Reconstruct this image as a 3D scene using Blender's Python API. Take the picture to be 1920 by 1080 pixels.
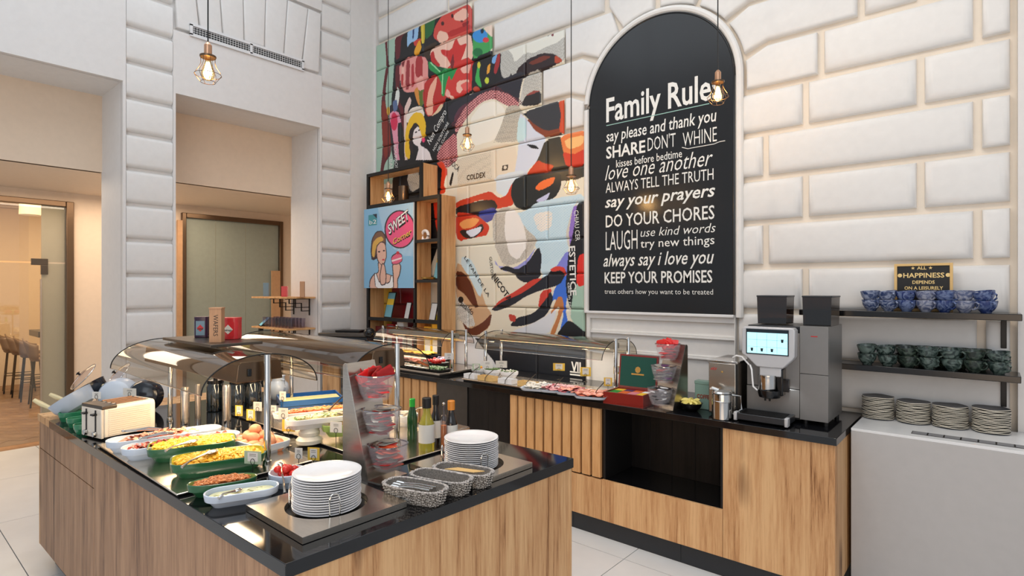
import bpy, math, random
import numpy as np
from mathutils import Vector, Matrix
for o in list(bpy.data.objects): bpy.data.objects.remove(o)
SC = bpy.context.scene
C = SC.collection
R = math.radians
random.seed(7)
# ------------------------------------------------------------------ camera
FPX, CX, CY, CAMZ = 1060.0, 960.0, 541.0, 1.65
YAW = R(49.5)
FW = Vector((-math.cos(YAW), math.sin(YAW), 0)); RT = Vector((math.sin(YAW), math.cos(YAW), 0))
cam = bpy.data.objects.new('camera', bpy.data.cameras.new('camera')); C.objects.link(cam)
cam.data.sensor_width = 36; cam.data.lens = 36*FPX/1920
cam.data.shift_y = (CY-540)/1920; cam.data.clip_start = .05
cam.matrix_world = Matrix(((RT.x, 0, -FW.x, 0), (RT.y, 0, -FW.y, 0), (0, 1, 0, CAMZ), (0, 0, 0, 1)))
SC.camera = cam
# ------------------------------------------------------------------ world, lights, exposure
SC.view_settings.view_transform = 'Standard'; SC.view_settings.look = 'None'
SC.view_settings.gamma = 1; SC.view_settings.use_curve_mapping = False
SC.view_settings.exposure = 0.0
w = bpy.data.worlds.new('world'); SC.world = w; w.use_nodes = True
w.node_tree.nodes['Background'].inputs[0].default_value = (.86, .92, 1, 1)
w.node_tree.nodes['Background'].inputs[1].default_value = .55
def light(name, kind, loc, energy, col, size=1, sy=None, aim=None, spot=None, blend=.6):
    l = bpy.data.lights.new(name, kind); l.energy = energy; l.color = col
    o = bpy.data.objects.new(name, l); C.objects.link(o); o.location = loc
    if kind == 'AREA':
        l.size = size
        if sy: l.shape = 'RECTANGLE'; l.size_y = sy
    else: l.shadow_soft_size = size
    if spot: l.spot_size = R(spot); l.spot_blend = blend
    if aim is not None: o.rotation_euler = (Vector(aim)-Vector(loc)).to_track_quat('-Z', 'Y').to_euler()
    return o
light('skylight', 'AREA', (-2.6, .8, 5.5), 98, (.80, .90, 1), 5, 4.5)
light('hall_daylight', 'AREA', (1.6, -2.6, 3.6), 60, (.86, .93, 1), 3.5, 3, aim=(-3, 2.5, 1.3))
light('warm_spot_bar', 'SPOT', (-1.6, 1.6, 5.0), 70, (1, .86, .68), .12, aim=(-1.5, 3.9, 1.4), spot=85)
light('warm_spot_right', 'SPOT', (.2, 1.4, 4.8), 66, (1, .84, .66), .12, aim=(-.2, 3.9, 1.2), spot=70)
light('warm_spot_island', 'SPOT', (-3.2, 1.0, 5.2), 170, (1, .88, .72), .10, aim=(-2.7, 1.3, .9), spot=55)
light('warm_spot_island_near', 'SPOT', (-1.2, .2, 5.0), 120, (1, .88, .74), .10, aim=(-1.9, 1.3, .9), spot=50)
light('added_warm_fill', 'AREA', (1.2, -2.4, .9), 46, (1, .72, .48), 3.4, 1.4, aim=(-1.5, 4, 2.8))  # unseen fill lamp, added low behind the camera to warm the block undersides
light('passage_light', 'AREA', (-6.95, 1.9, 2.66), 34, (1, .80, .60), 1.0, 2.4, aim=(-6.95, 1.9, 0))
light('next_room_light', 'AREA', (-10.2, 1.6, 3.2), 205, (1, .74, .46), 3, 3, aim=(-10.2, 1.6, 0))
# ------------------------------------------------------------------ photo pixel -> point on a plane of the room
def ray(px, py): return FW + RT*((px-CX)/FPX) + Vector((0, 0, (CY-py)/FPX))
def Z(px, py, z): d = ray(px, py); return d*((z-CAMZ)/d.z) + Vector((0, 0, CAMZ))
def YP(px, py, y): d = ray(px, py); return d*(y/d.y) + Vector((0, 0, CAMZ))
def XP(px, py, x): d = ray(px, py); return d*(x/d.x) + Vector((0, 0, CAMZ))
# ------------------------------------------------------------------ materials
MT = {}
def lin(c): return tuple(((x/255)/12.92 if x/255 <= .04045 else ((x/255+.055)/1.055)**2.4) for x in c)
def mat(name, col=(200, 200, 200), rough=.5, metal=0, var=0, vscale=20, bump=0, bscale=60, emit=0, alpha=1, coat=0, stretch=(1, 1, 1), spec=.5, trans=0):
    if name in MT: return MT[name]
    m = bpy.data.materials.new(name); m.use_nodes = True; MT[name] = m
    n = m.node_tree.nodes; L = m.node_tree.links; b = n['Principled BSDF']
    c = lin(col)
    b.inputs['Base Color'].default_value = (*c, 1); b.inputs['Roughness'].default_value = rough
    b.inputs['Metallic'].default_value = metal; b.inputs['Specular IOR Level'].default_value = spec
    if coat: b.inputs['Coat Weight'].default_value = coat; b.inputs['Coat Roughness'].default_value = .08
    if trans: b.inputs['Transmission Weight'].default_value = trans
    if emit: b.inputs['Emission Color'].default_value = (*c, 1); b.inputs['Emission Strength'].default_value = emit
    if alpha < 1: b.inputs['Alpha'].default_value = alpha
    tc = n.new('ShaderNodeTexCoord'); mp = n.new('ShaderNodeMapping'); mp.inputs['Scale'].default_value = stretch
    L.new(tc.outputs['Object'], mp.inputs[0])
    ns = n.new('ShaderNodeTexNoise'); ns.inputs['Scale'].default_value = vscale; ns.inputs['Detail'].default_value = 4
    L.new(mp.outputs[0], ns.inputs[0])
    v = max(var, .02)
    cr = n.new('ShaderNodeValToRGB'); cr.color_ramp.elements[0].position = .3; cr.color_ramp.elements[1].position = .7
    cr.color_ramp.elements[0].color = (*[x*(1-v) for x in c], 1); cr.color_ramp.elements[1].color = (*[min(1, x*(1+v)) for x in c], 1)
    L.new(ns.outputs[0], cr.inputs[0]); L.new(cr.outputs[0], b.inputs['Base Color'])
    if bump:
        n2 = n.new('ShaderNodeTexNoise'); n2.inputs['Scale'].default_value = bscale; L.new(mp.outputs[0], n2.inputs[0])
        bp = n.new('ShaderNodeBump'); bp.inputs['Strength'].default_value = bump; bp.inputs['Distance'].default_value = .003
        L.new(n2.outputs[0], bp.inputs['Height']); L.new(bp.outputs[0], b.inputs['Normal'])
    return m
def wood(name, c1, c2, c3, sc=(9, 9, .55), rough=.5, knots=True):
    m = bpy.data.materials.new(name); m.use_nodes = True; MT[name] = m
    n = m.node_tree.nodes; L = m.node_tree.links; b = n['Principled BSDF']; b.inputs['Roughness'].default_value = rough
    b.inputs['Specular IOR Level'].default_value = .35
    tc = n.new('ShaderNodeTexCoord'); mp = n.new('ShaderNodeMapping'); mp.inputs['Scale'].default_value = sc
    L.new(tc.outputs['Object'], mp.inputs[0])
    a = n.new('ShaderNodeTexNoise'); a.inputs['Scale'].default_value = 1.0; a.inputs['Detail'].default_value = 3; a.inputs['Distortion'].default_value = .9
    L.new(mp.outputs[0], a.inputs[0])
    f = n.new('ShaderNodeTexNoise'); f.inputs['Scale'].default_value = 6.5; f.inputs['Detail'].default_value = 6; f.inputs['Roughness'].default_value = .7
    L.new(mp.outputs[0], f.inputs[0])
    mx = n.new('ShaderNodeMath'); mx.operation = 'MULTIPLY_ADD'; mx.inputs[1].default_value = .55
    L.new(f.outputs[0], mx.inputs[0])
    m2 = n.new('ShaderNodeMath'); m2.operation = 'MULTIPLY'; m2.inputs[1].default_value = .5; L.new(a.outputs[0], m2.inputs[0]); L.new(m2.outputs[0], mx.inputs[2])
    cr = n.new('ShaderNodeValToRGB'); e = cr.color_ramp.elements
    e[0].position = .375; e[0].color = (*lin(c1), 1); e[1].position = .62; e[1].color = (*lin(c3), 1)
    k = e.new(.47); k.color = (*lin(c2), 1)
    L.new(mx.outputs[0], cr.inputs[0])
    out = cr.outputs[0]
    if knots:
        vm = n.new('ShaderNodeMapping'); vm.inputs['Scale'].default_value = (3.6, 3.6, 1.25); L.new(tc.outputs['Object'], vm.inputs[0])
        ds = n.new('ShaderNodeMixRGB'); ds.blend_type = 'ADD'; ds.inputs[0].default_value = .35; L.new(vm.outputs[0], ds.inputs[1]); L.new(a.outputs['Color'], ds.inputs[2])
        vo = n.new('ShaderNodeTexVoronoi'); vo.inputs['Scale'].default_value = 1.0; L.new(ds.outputs[0], vo.inputs[0])
        kr = n.new('ShaderNodeValToRGB'); kr.color_ramp.elements[0].position = .03; kr.color_ramp.elements[0].color = (*lin((96, 66, 42)), 1)
        kr.color_ramp.elements[1].position = .20; kr.color_ramp.elements[1].color = (1, 1, 1, 1)
        L.new(vo.outputs['Distance'], kr.inputs[0])
        mm = n.new('ShaderNodeMixRGB'); mm.blend_type = 'MULTIPLY'; mm.inputs[0].default_value = .75
        L.new(out, mm.inputs[1]); L.new(kr.outputs[0], mm.inputs[2]); out = mm.outputs[0]
    L.new(out, b.inputs['Base Color'])
    bp = n.new('ShaderNodeBump'); bp.inputs['Strength'].default_value = .15; bp.inputs['Distance'].default_value = .002
    L.new(f.outputs[0], bp.inputs['Height']); L.new(bp.outputs[0], b.inputs['Normal'])
    return m
def glass(name, tint=(235, 238, 236), ior=1.5, rough=.02, boost=.0, extra=0):
    m = bpy.data.materials.new(name); m.use_nodes = True; MT[name] = m
    n = m.node_tree.nodes; L = m.node_tree.links; n.remove(n['Principled BSDF']); out = n['Material Output']
    t = n.new('ShaderNodeBsdfTransparent'); t.inputs[0].default_value = (*lin(tint), 1)
    g = n.new('ShaderNodeBsdfGlossy'); g.inputs['Roughness'].default_value = rough; g.inputs[0].default_value = (.95, .95, .95, 1)
    fr = n.new('ShaderNodeLayerWeight'); fr.inputs[0].default_value = .5
    pw = n.new('ShaderNodeMath'); pw.operation = 'POWER'; pw.inputs[1].default_value = 4.5; L.new(fr.outputs['Facing'], pw.inputs[0])
    r0 = ((ior-1)/(ior+1))**2*2+boost
    ad = n.new('ShaderNodeMath'); ad.operation = 'MULTIPLY_ADD'; ad.use_clamp = True; ad.inputs[1].default_value = .85-r0; ad.inputs[2].default_value = r0; L.new(pw.outputs[0], ad.inputs[0])
    mx = n.new('ShaderNodeMixShader'); L.new(ad.outputs[0], mx.inputs[0]); L.new(t.outputs[0], mx.inputs[1]); L.new(g.outputs[0], mx.inputs[2])
    L.new(mx.outputs[0], out.inputs[0]); return m
def vcol(name, rough=.45):
    m = bpy.data.materials.new(name); m.use_nodes = True; MT[name] = m
    n = m.node_tree.nodes; b = n['Principled BSDF']; b.inputs['Roughness'].default_value = rough
    a = n.new('ShaderNodeAttribute'); a.attribute_name = 'paint'
    m.node_tree.links.new(a.outputs['Color'], b.inputs['Base Color']); return m
wood('oak', (128, 84, 48), (192, 144, 98), (216, 174, 126), sc=(13, 13, .6))
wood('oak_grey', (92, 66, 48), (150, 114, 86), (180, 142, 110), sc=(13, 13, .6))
wood('oak_slat', (170, 118, 72), (203, 152, 100), (222, 176, 124), knots=False)
wood('dark_board', (14, 12, 12), (20, 18, 18), (30, 27, 26), knots=False, rough=.4)
wood('floor_wood', (104, 76, 54), (136, 102, 76), (160, 126, 98), sc=(3, 3, 3), knots=False, rough=.35)
glass('clear_glass'); glass('hood_glass', (214, 208, 196), 1.5, .03, .06); glass('smoke_glass', (112, 90, 76), 1.45, .03, .0)
glass('bin_plastic', (236, 232, 238), 1.3, .12, .02); glass('green_glass', (60, 140, 60), 1.5, .05, .05); glass('frosted_pane', (205, 200, 186), 1.4, .25, .1)
vcol('mural_paint', .32); vcol('poster_print', .4)
mat('wall_white', (226, 224, 221), .55, bump=.12, bscale=25); mat('joint_warm_light', (230, 218, 202), .7); mat('bin_milky', (240, 236, 242), .15, alpha=.13); mat('wall_plain', (224, 221, 218), .6, bump=.08)  # joint colour has the warm bounced light between the blocks painted in
mat('wall_cream', (230, 208, 184), .6); mat('wall_warm', (226, 196, 160), .6); mat('ceiling_white', (235, 235, 235), .8)
mat('white_gloss', (226, 226, 226), .3); mat('tile', (212, 214, 216), .28, var=.05, vscale=3); mat('grout', (150, 146, 140), .8)
mat('black_stone', (16, 17, 20), .07, var=.1, spec=.6); mat('black_edge', (34, 37, 42), .25, spec=.5); mat('black', (14, 14, 15), .5); mat('black_gloss', (12, 12, 14), .2); mat('black_metal', (18, 18, 19), .4, .3)
mat('steel', (196, 188, 178), .26, 1, var=.06, stretch=(1, 1, 8)); mat('steel_mirror', (205, 203, 200), .1, 1); mat('steel_brushed', (226, 216, 202), .2, 1, var=.06, vscale=30, stretch=(1, 12, 1))
mat('steel_dark', (100, 92, 84), .35, 1); mat('bronze', (112, 92, 74), .3, .9); mat('copper', (206, 160, 128), .3, .8); mat('brass', (200, 160, 90), .3, .9)
mat('porcelain', (236, 236, 238), .15, coat=.3); mat('porcelain_blue', (196, 208, 224), .2, coat=.3); mat('porcelain_cream', (232, 224, 208), .25)
mat('dish_green', (40, 96, 60), .25, coat=.4); mat('dish_lime', (150, 176, 92), .3, coat=.3); mat('dish_inside', (190, 190, 60), .35)
mat('white', (240, 240, 240), .5); mat('chalk', (232, 232, 228), .8, var=.06, vscale=120); mat('chalkboard', (22, 23, 25), .22, var=.08, vscale=4); mat('teal_line', (150, 190, 180), .7)
mat('red', (190, 30, 34), .35); mat('darkred', (128, 30, 26), .3, coat=.3); mat('orange', (226, 112, 50), .4); mat('green', (60, 150, 60), .4); mat('yellow', (240, 200, 60), .5); mat('purple', (92, 50, 96), .4); mat('pink', (224, 140, 150), .4)
# ------------------------------------------------------------------ mesh builder
class MB:
    def __init__(s, M=None): s.v = []; s.f = []; s.m = []; s.k = 0; s.M = M
    def add(s, vs, fs):
        b = len(s.v)
        s.v += [(s.M @ Vector(p)) if s.M else Vector(p) for p in vs]
        s.f += [tuple(b+i for i in f) for f in fs]; s.m += [s.k]*len(fs); return s
    def box(s, x0, y0, z0, x1, y1, z1):
        return s.hexa([(x0, y0), (x1, y0), (x1, y1), (x0, y1)], z0, z1)
    def hexa(s, q, z0, z1):
        n = len(q); return s.add([(*p[:2], z0) for p in q]+[(*p[:2], z1) for p in q], [tuple(range(n))[::-1], tuple(range(n, 2*n))]+[(i, (i+1) % n, (i+1) % n+n, i+n) for i in range(n)])
    def prismY(s, q, y0, y1):   # polygon in (x,z), extruded along y
        n = len(q); return s.add([(p[0], y0, p[1]) for p in q]+[(p[0], y1, p[1]) for p in q], [tuple(range(n)), tuple(range(n, 2*n))[::-1]]+[((i+1) % n, i, i+n, (i+1) % n+n) for i in range(n)])
    def prismX(s, q, x0, x1):   # polygon in (y,z)
        n = len(q); return s.add([(x0, p[0], p[1]) for p in q]+[(x1, p[0], p[1]) for p in q], [tuple(range(n))[::-1], tuple(range(n, 2*n))]+[(i, (i+1) % n, (i+1) % n+n, i+n) for i in range(n)])
    def quad(s, a, b, c, d): return s.add([a, b, c, d], [(0, 1, 2, 3)])
    def lathe(s, prof, n=24, c=(0, 0, 0), a=1, b=1, ex=2, rot=0, cap=True):
        # superellipse section: ex=2 round, larger = rounder rectangle ; profile [(r,z)]
        vs = []; cr, sr = math.cos(rot), math.sin(rot)
        for r, z in prof:
            for i in range(n):
                t = 2*math.pi*i/n; ct, st = math.cos(t), math.sin(t)
                x = a*r*math.copysign(abs(ct)**(2/ex), ct); y = b*r*math.copysign(abs(st)**(2/ex), st)
                if ex == 1.5: pass
                vs.append((c[0]+x*cr-y*sr, c[1]+x*sr+y*cr, c[2]+z))
        fs = []
        for j in range(len(prof)-1):
            for i in range(n): fs.append((j*n+i, j*n+(i+1) % n, (j+1)*n+(i+1) % n, (j+1)*n+i))
        if cap:
            fs.append(tuple(range(n))[::-1]); k = (len(prof)-1)*n; fs.append(tuple(range(k, k+n)))
        return s.add(vs, fs)
    def dish(s, prof, a, b, n=32, c=(0, 0, 0), ex=2, rot=0, cap=True):
        # offset profile: ring half-axes are a-d, b-d  (profile [(d,z)])
        vs = []; cr, sr = math.cos(rot), math.sin(rot)
        for d, z in prof:
            A, B = max(a-d, .001), max(b-d, .001)
            for i in range(n):
                t = 2*math.pi*i/n; ct, st = math.cos(t), math.sin(t)
                x = A*math.copysign(abs(ct)**(2/ex), ct); y = B*math.copysign(abs(st)**(2/ex), st)
                if ex < 0: pass
                vs.append((c[0]+x*cr-y*sr, c[1]+x*sr+y*cr, c[2]+z))
        fs = []
        for j in range(len(prof)-1):
            for i in range(n): fs.append((j*n+i, j*n+(i+1) % n, (j+1)*n+(i+1) % n, (j+1)*n+i))
        if cap:
            fs.append(tuple(range(n))[::-1]); k = (len(prof)-1)*n; fs.append(tuple(range(k, k+n)))
        return s.add(vs, fs)
    def stadium(s, prof, L, b, n=24, c=(0, 0, 0), rot=0):
        # pill-shaped rings: straight half length L, radius b-d
        vs = []; cr, sr = math.cos(rot), math.sin(rot)
        for d, z in prof:
            r = max(b-d, .001)
            for i in range(n):
                t = 2*math.pi*(i+.5)/n; x = r*math.cos(t)+(L if math.cos(t) > 0 else -L); y = r*math.sin(t)
                vs.append((c[0]+x*cr-y*sr, c[1]+x*sr+y*cr, c[2]+z))
        fs = []
        for j in range(len(prof)-1):
            for i in range(n): fs.append((j*n+i, j*n+(i+1) % n, (j+1)*n+(i+1) % n, (j+1)*n+i))
        fs.append(tuple(range(n))[::-1]); k = (len(prof)-1)*n; fs.append(tuple(range(k, k+n)))
        return s.add(vs, fs)
    def tube(s, pts, r, n=8, closed=False):
        pts = [Vector(p) for p in pts]; vs = []; m = len(pts)
        for i, p in enumerate(pts):
            d = (pts[(i+1) % m]-pts[i-1]) if closed else (pts[min(i+1, m-1)]-pts[max(i-1, 0)])
            d = d.normalized() if d.length > 1e-9 else Vector((0, 0, 1))
            u = d.cross(Vector((0, 0, 1)));  u = d.cross(Vector((1, 0, 0))) if u.length < .05 else u
            u.normalize(); w_ = d.cross(u); rr = r[i] if isinstance(r, (list, tuple)) else r
            vs += [p+u*rr*math.cos(2*math.pi*k/n)+w_*rr*math.sin(2*math.pi*k/n) for k in range(n)]
        fs = []
        for j in range(m if closed else m-1):
            j2 = (j+1) % m
            for k in range(n): fs.append((j*n+k, j*n+(k+1) % n, j2*n+(k+1) % n, j2*n+k))
        if not closed: fs += [tuple(range(n))[::-1], tuple(range((m-1)*n, m*n))]
        return s.add(vs, fs)
    def ball(s, c, rx, ry=None, rz=None, n=12, m=8, rot=None):
        ry = ry or rx; rz = rz or rx; vs = []; c = Vector(c)
        for j in range(m+1):
            ph = math.pi*j/m
            for i in range(n):
                t = 2*math.pi*i/n; p = Vector((rx*math.sin(ph)*math.cos(t), ry*math.sin(ph)*math.sin(t), rz*math.cos(ph)))
                if rot: p = rot @ p
                vs.append(c+p)
        return s.add(vs, [(j*n+i, (j+1)*n+i, (j+1)*n+(i+1) % n, j*n+(i+1) % n) for j in range(m) for i in range(n)])
    def chip(s, c, sx, sy, sz, rot=None):   # small irregular octahedral bit, 8 triangles
        j = lambda: random.uniform(.7, 1.3)
        p = [(sx*j(), 0, 0), (0, sy*j(), 0), (-sx*j(), 0, 0), (0, -sy*j(), 0), (0, 0, sz*j()), (0, 0, -sz*j())]
        e = rot or Matrix.Rotation(random.uniform(0, 6.3), 3, 'Z') @ Matrix.Rotation(random.uniform(-.6, .6), 3, 'X')
        c = Vector(c); return s.add([c+e @ Vector(q) for q in p], [(0, 1, 4), (1, 2, 4), (2, 3, 4), (3, 0, 4), (1, 0, 5), (2, 1, 5), (3, 2, 5), (0, 3, 5)])
    def mesh(s, name, mats, smooth=True, angle=35):
        me = bpy.data.meshes.new(name); me.from_pydata(s.v, [], s.f); me.update()
        for q in (mats if isinstance(mats, (list, tuple)) else [mats]): me.materials.append(MT[q] if isinstance(q, str) else q)
        if max(s.m, default=0): me.polygons.foreach_set('material_index', s.m)
        if smooth:
            me.polygons.foreach_set('use_smooth', [True]*len(me.polygons)); me.set_sharp_from_angle(angle=R(angle))
        return me
    def build(s, name, mats, parent=None, loc=None, bevel=0, smooth=True, rot=None, label=None, kind=None, angle=35):
        o = bpy.data.objects.new(name, s.mesh(name, mats, smooth, angle)); C.objects.link(o)
        if parent: o.parent = parent
        if loc is not None: o.location = loc
        if rot: o.rotation_euler = rot
        if bevel:
            b = o.modifiers.new('bevel', 'BEVEL'); b.width = bevel; b.segments = 2; b.limit_method = 'ANGLE'; b.angle_limit = R(40)
        if label: o['label'] = label
        if kind: o['kind'] = kind
        return o
def tag(o, label, cat, group=None, kind=None):
    o['label'] = label; o['category'] = cat
    if group: o['group'] = group
    if kind: o['kind'] = kind
    return o
def thing(name, label, cat, loc=(0, 0, 0), rz=0, group=None):
    o = bpy.data.objects.new(name, None); C.objects.link(o); o.location = loc; o.rotation_euler = (0, 0, rz); o.empty_display_size = .05
    return tag(o, label, cat, group)
def inst(name, me, parent=None, loc=(0, 0, 0), rot=(0, 0, 0), scale=None):
    o = bpy.data.objects.new(name, me); C.objects.link(o); o.location = loc; o.rotation_euler = rot
    if scale: o.scale = scale
    if parent: o.parent = parent
    return o
def dup(root, loc, rz=None, label=None, group=None, swap=None):
    def cp(o, p):
        c = o.copy(); C.objects.link(c)
        if p: c.parent = p
        if swap and c.data and c.data.name in swap: c.data = swap[c.data.name]
        for ch in o.children: cp(ch, c)
        return c
    r = cp(root, None); r.location = loc
    if rz is not None: r.rotation_euler = (0, 0, rz)
    if label: r['label'] = label
    if group: r['group'] = group
    return r
def struct(o): o['kind'] = 'structure'; return o
# text as a flat mesh: origin o, unit vectors u (right) and v (up); width w, cap height h
_f = {}
def text(s, name, m, o, u, v, w, h, parent=None, shear=0, bold=0, depth=0, loc0=None, xh=False):
    cu = bpy.data.curves.new('t', 'FONT'); cu.body = s; cu.shear = shear; cu.offset = bold; cu.resolution_u = 2
    ob = bpy.data.objects.new('t', cu); C.objects.link(ob)
    dg = bpy.context.evaluated_depsgraph_get(); me = bpy.data.meshes.new_from_object(ob.evaluated_get(dg))
    bpy.data.objects.remove(ob); bpy.data.curves.remove(cu)
    n = len(me.vertices); co = np.empty(n*3); me.vertices.foreach_get('co', co); co = co.reshape(-1, 3)
    x0, x1 = co[:, 0].min(), co[:, 0].max(); cap = .69
    o, u, v = Vector(o), Vector(u), Vector(v)
    if loc0: o = o-Vector(loc0)
    X = (co[:, 0]-x0)/(x1-x0)*w; Y = co[:, 1]/cap*h
    nc = np.outer(X, u)+np.outer(Y, v)+np.array(o)[None, :]
    me.vertices.foreach_set('co', nc.ravel()); me.materials.clear(); me.materials.append(MT[m]); me.update(); me.name = name
    ob = bpy.data.objects.new(name, me); C.objects.link(ob)
    if parent: ob.parent = parent
    return ob
# painted surfaces: colours given per polygon (first = bottom), sampled on a fine grid
def inpoly(P, poly):
    x, y = P[:, 0], P[:, 1]; r = np.zeros(len(P), bool); j = len(poly)-1
    xs = [p[0] for p in poly]; ys = [p[1] for p in poly]
    bb = np.where((x >= min(xs)) & (x <= max(xs)) & (y >= min(ys)) & (y <= max(ys)))[0]
    if not len(bb): return r
    x, y = x[bb], y[bb]; q = np.zeros(len(bb), bool)
    for i in range(len(poly)):
        xi, yi = poly[i]; xj, yj = poly[j]
        if yi != yj: q ^= ((yi > y) != (yj > y)) & (x < (xj-xi)*(y-yi)/(yj-yi)+xi)
        j = i
    r[bb] = q; return r
def smoothp(p):   # one round of corner cutting so painted shapes are curved
    o = []
    for i in range(len(p)):
        a, b = p[i], p[(i+1) % len(p)]
        o += [(a[0]*.82+b[0]*.18, a[1]*.82+b[1]*.18), (a[0]*.18+b[0]*.82, a[1]*.18+b[1]*.82)]
    return o
def paint(P, base, layers):
    col = np.tile(np.array(lin(base)), (len(P), 1))
    for L in layers:
        if callable(L): L(P, col); continue
        c, poly = L[0], L[1]
        if isinstance(poly[0], (int, float)):   # ellipse cx cy rx ry [rot]
            cx, cy, rx, ry = poly[:4]; a = R(poly[4]) if len(poly) > 4 else 0
            dx, dy = P[:, 0]-cx, P[:, 1]-cy; k = ((dx*math.cos(a)+dy*math.sin(a))/rx)**2+((-dx*math.sin(a)+dy*math.cos(a))/ry)**2 <= 1
        else: k = inpoly(P, poly if len(L) > 2 else smoothp(poly))
        col[k] = lin(c)
    return col
def toface_colors(me, col):
    a = me.color_attributes.new('paint', 'FLOAT_COLOR', 'POINT'); c4 = np.ones((len(col), 4), np.float32); c4[:, :3] = col
    a.data.foreach_set('color', c4.ravel())
# ================================================================== ROOM
YW = 3.99        # face of the rustic blocks on the back wall
XL = -5.53       # face of the left wall
H = 5.6
# floor: large pale tiles, joints recessed
fb = struct(MB().box(-7.65, -1.5, -.06, 1.6, 4.2, -.012).build('floor', 'grout', smooth=False))
tme = {}
xs = [-1.72+1.2*i for i in range(-5, 3)]
for i, x in enumerate([-7.65]+[q for q in xs if q > -7.6]):
    nx = ([q for q in xs if q > x+.01]+[1.6])[0]
    for j in range(-4, 6):
        y = .665+.6*j
        key = round(nx-x, 2)
        if key not in tme: tme[key] = MB().box(.0025, .0025, -.012, nx-x-.0025, .5975, 0).mesh('tile', 'tile', False)
        inst('tile', tme[key], fb, (x, y, 0))
# next room: timber floor of diagonal boards
f2 = struct(MB().box(-13.2, -2, -.06, -7.65, 4.6, -.002).build('floor', 'floor_wood', smooth=False))
pm = MB().box(0, 0, -.01, .9, .145, .0).mesh('floor_board', 'floor_wood', False)
k = 0
for i in range(-3, 9):
    for j in range(-3, 13):
        x = -7.72-.64*i-.3; y = -1.1+.21*j
        if x > -8.35 or x < -13 : continue
        for s, dx in ((1, 0), (-1, .0)):
            yy = y
            inst('floor_board', pm, f2, (x+dx, yy, 0.001*(s > 0)), (0, 0, R(45) if s > 0 else R(-45+180)))
# ---- back wall
wall_b = struct(MB().box(-5.75, YW+.045, 0, 1.8, YW+.2, H).build('wall_back', 'joint_warm_light', smooth=False))
def block(q, name='block', y=YW, d=.05, m='wall_white', parent=wall_b, axis='Y', soft=.042):
    # q: polygon (a,z) as seen from the room (a runs right); cushion-edged block of plaster
    import bmesh
    soft = min(soft, .24*(max(p[0] for p in q)-min(p[0] for p in q)))
    bm = bmesh.new(); vs = [bm.verts.new((p[0], y+d, p[1])) for p in q]; f = bm.faces.new(vs)
    if f.normal.y > 0: f.normal_flip()
    f.normal_update()
    if f.normal.y > 0: bmesh.ops.reverse_faces(bm, faces=[f])
    r = bmesh.ops.extrude_face_region(bm, geom=[f]); nf = [g for g in r['geom'] if isinstance(g, bmesh.types.BMFace)][0]
    bmesh.ops.translate(bm, verts=list(nf.verts), vec=(0, -(d-soft*.8), 0))
    for th, dp in ((.006, .012), (.011, .0075), (.014, .0029)):
        bmesh.ops.inset_region(bm, faces=[nf], thickness=th*soft/.028, depth=dp*soft/.028, use_even_offset=True)
    bmesh.ops.delete(bm, geom=[f], context='FACES_ONLY') if f.is_valid else None
    if axis == 'X':   # onto the left wall: (a,y,z) -> (x=XL + (YW-y)), a -> world y
        for v_ in bm.verts: v_.co = (XL+(YW-v_.co.y), v_.co.x, v_.co.z)
    bmesh.ops.recalc_face_normals(bm, faces=bm.faces)
    me = bpy.data.meshes.new(name); bm.to_mesh(me); bm.free(); me.materials.append(MT[m])
    me.polygons.foreach_set('use_smooth', [True]*len(me.polygons)); me.set_sharp_from_angle(angle=R(50))
    return inst(name, me, parent)
ZR = lambda k: 1.476+.3015*k         # top edge of course k
J = .019                              # half joint
xa = lambda px: YP(px, 541, YW).x
AX, AZ, AR = -1.962, 3.13, .5875      # chalkboard arch: centre and radius
XR = .062
# right of the arch: running bond
ja, jb = [xa(1508), xa(1725)], [xa(1433), xa(1833)]
x0 = xa(1382)
for k in range(-4, 6):
    zt, zb = ZR(k), ZR(k-1)+2*J
    js = ja if k % 2 else jb
    if k in (1, -1, -3): js = [xa(1508)]
    if k <= 0 and k % 2 == 0: js = [xa(1433), xa(1730)] if k == -2 else [xa(1433), xa(1840)]
    e = [x0]+js+[XR]
    for a, b in zip(e[:-1], e[1:]): block([(a+(J if a != x0 else 0), zb), (b-(J if b != XR else 0), zb), (b-(J if b != XR else 0), zt), (a+(J if a != x0 else 0), zt)])
# voussoirs round the arch, each turning into a course
ang = [0, 10, 37, 62, 90]; KN = [None, (.80, ZR(6)+J), (.68, ZR(7)+J), (.40, ZR(8)+J), None]
RI = AR+.075
def arc(r, a0, a1, n=6, s=1): return [(AX+s*r*math.cos(R(a0+(a1-a0)*i/n)), AZ+r*math.sin(R(a0+(a1-a0)*i/n))) for i in range(n+1)]
ENDX = [1.10, 1.32, .98, .42]
for s in (1, -1):
    for i in range(4):
        inner = arc(RI, ang[i]+(2.2 if i else 0), ang[i+1]-2.2, 5, s); ex = (ENDX if s > 0 else [.850, 1.090, .850, .42])[i]
        if i == 3: q = inner+[(AX+s*.025, 4.45), (AX+s*ex, 4.45), (AX+s*ex, ZR(8)+2*J+.01)]
        else:
            k1 = KN[i+1]; q = inner+[(AX+s*k1[0], k1[1]-J), (AX+s*ex, k1[1]-J)]
            if i == 0: q += [(AX+s*ex, ZR(5)+2*J), (AX+s*RI, ZR(5)+2*J)]
            else: k0 = KN[i]; q += [(AX+s*ex, k0[1]+J), (AX+s*k0[0], k0[1]+J)]
        if s < 0: q = q[::-1]
        block(q, soft=.022)
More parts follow.
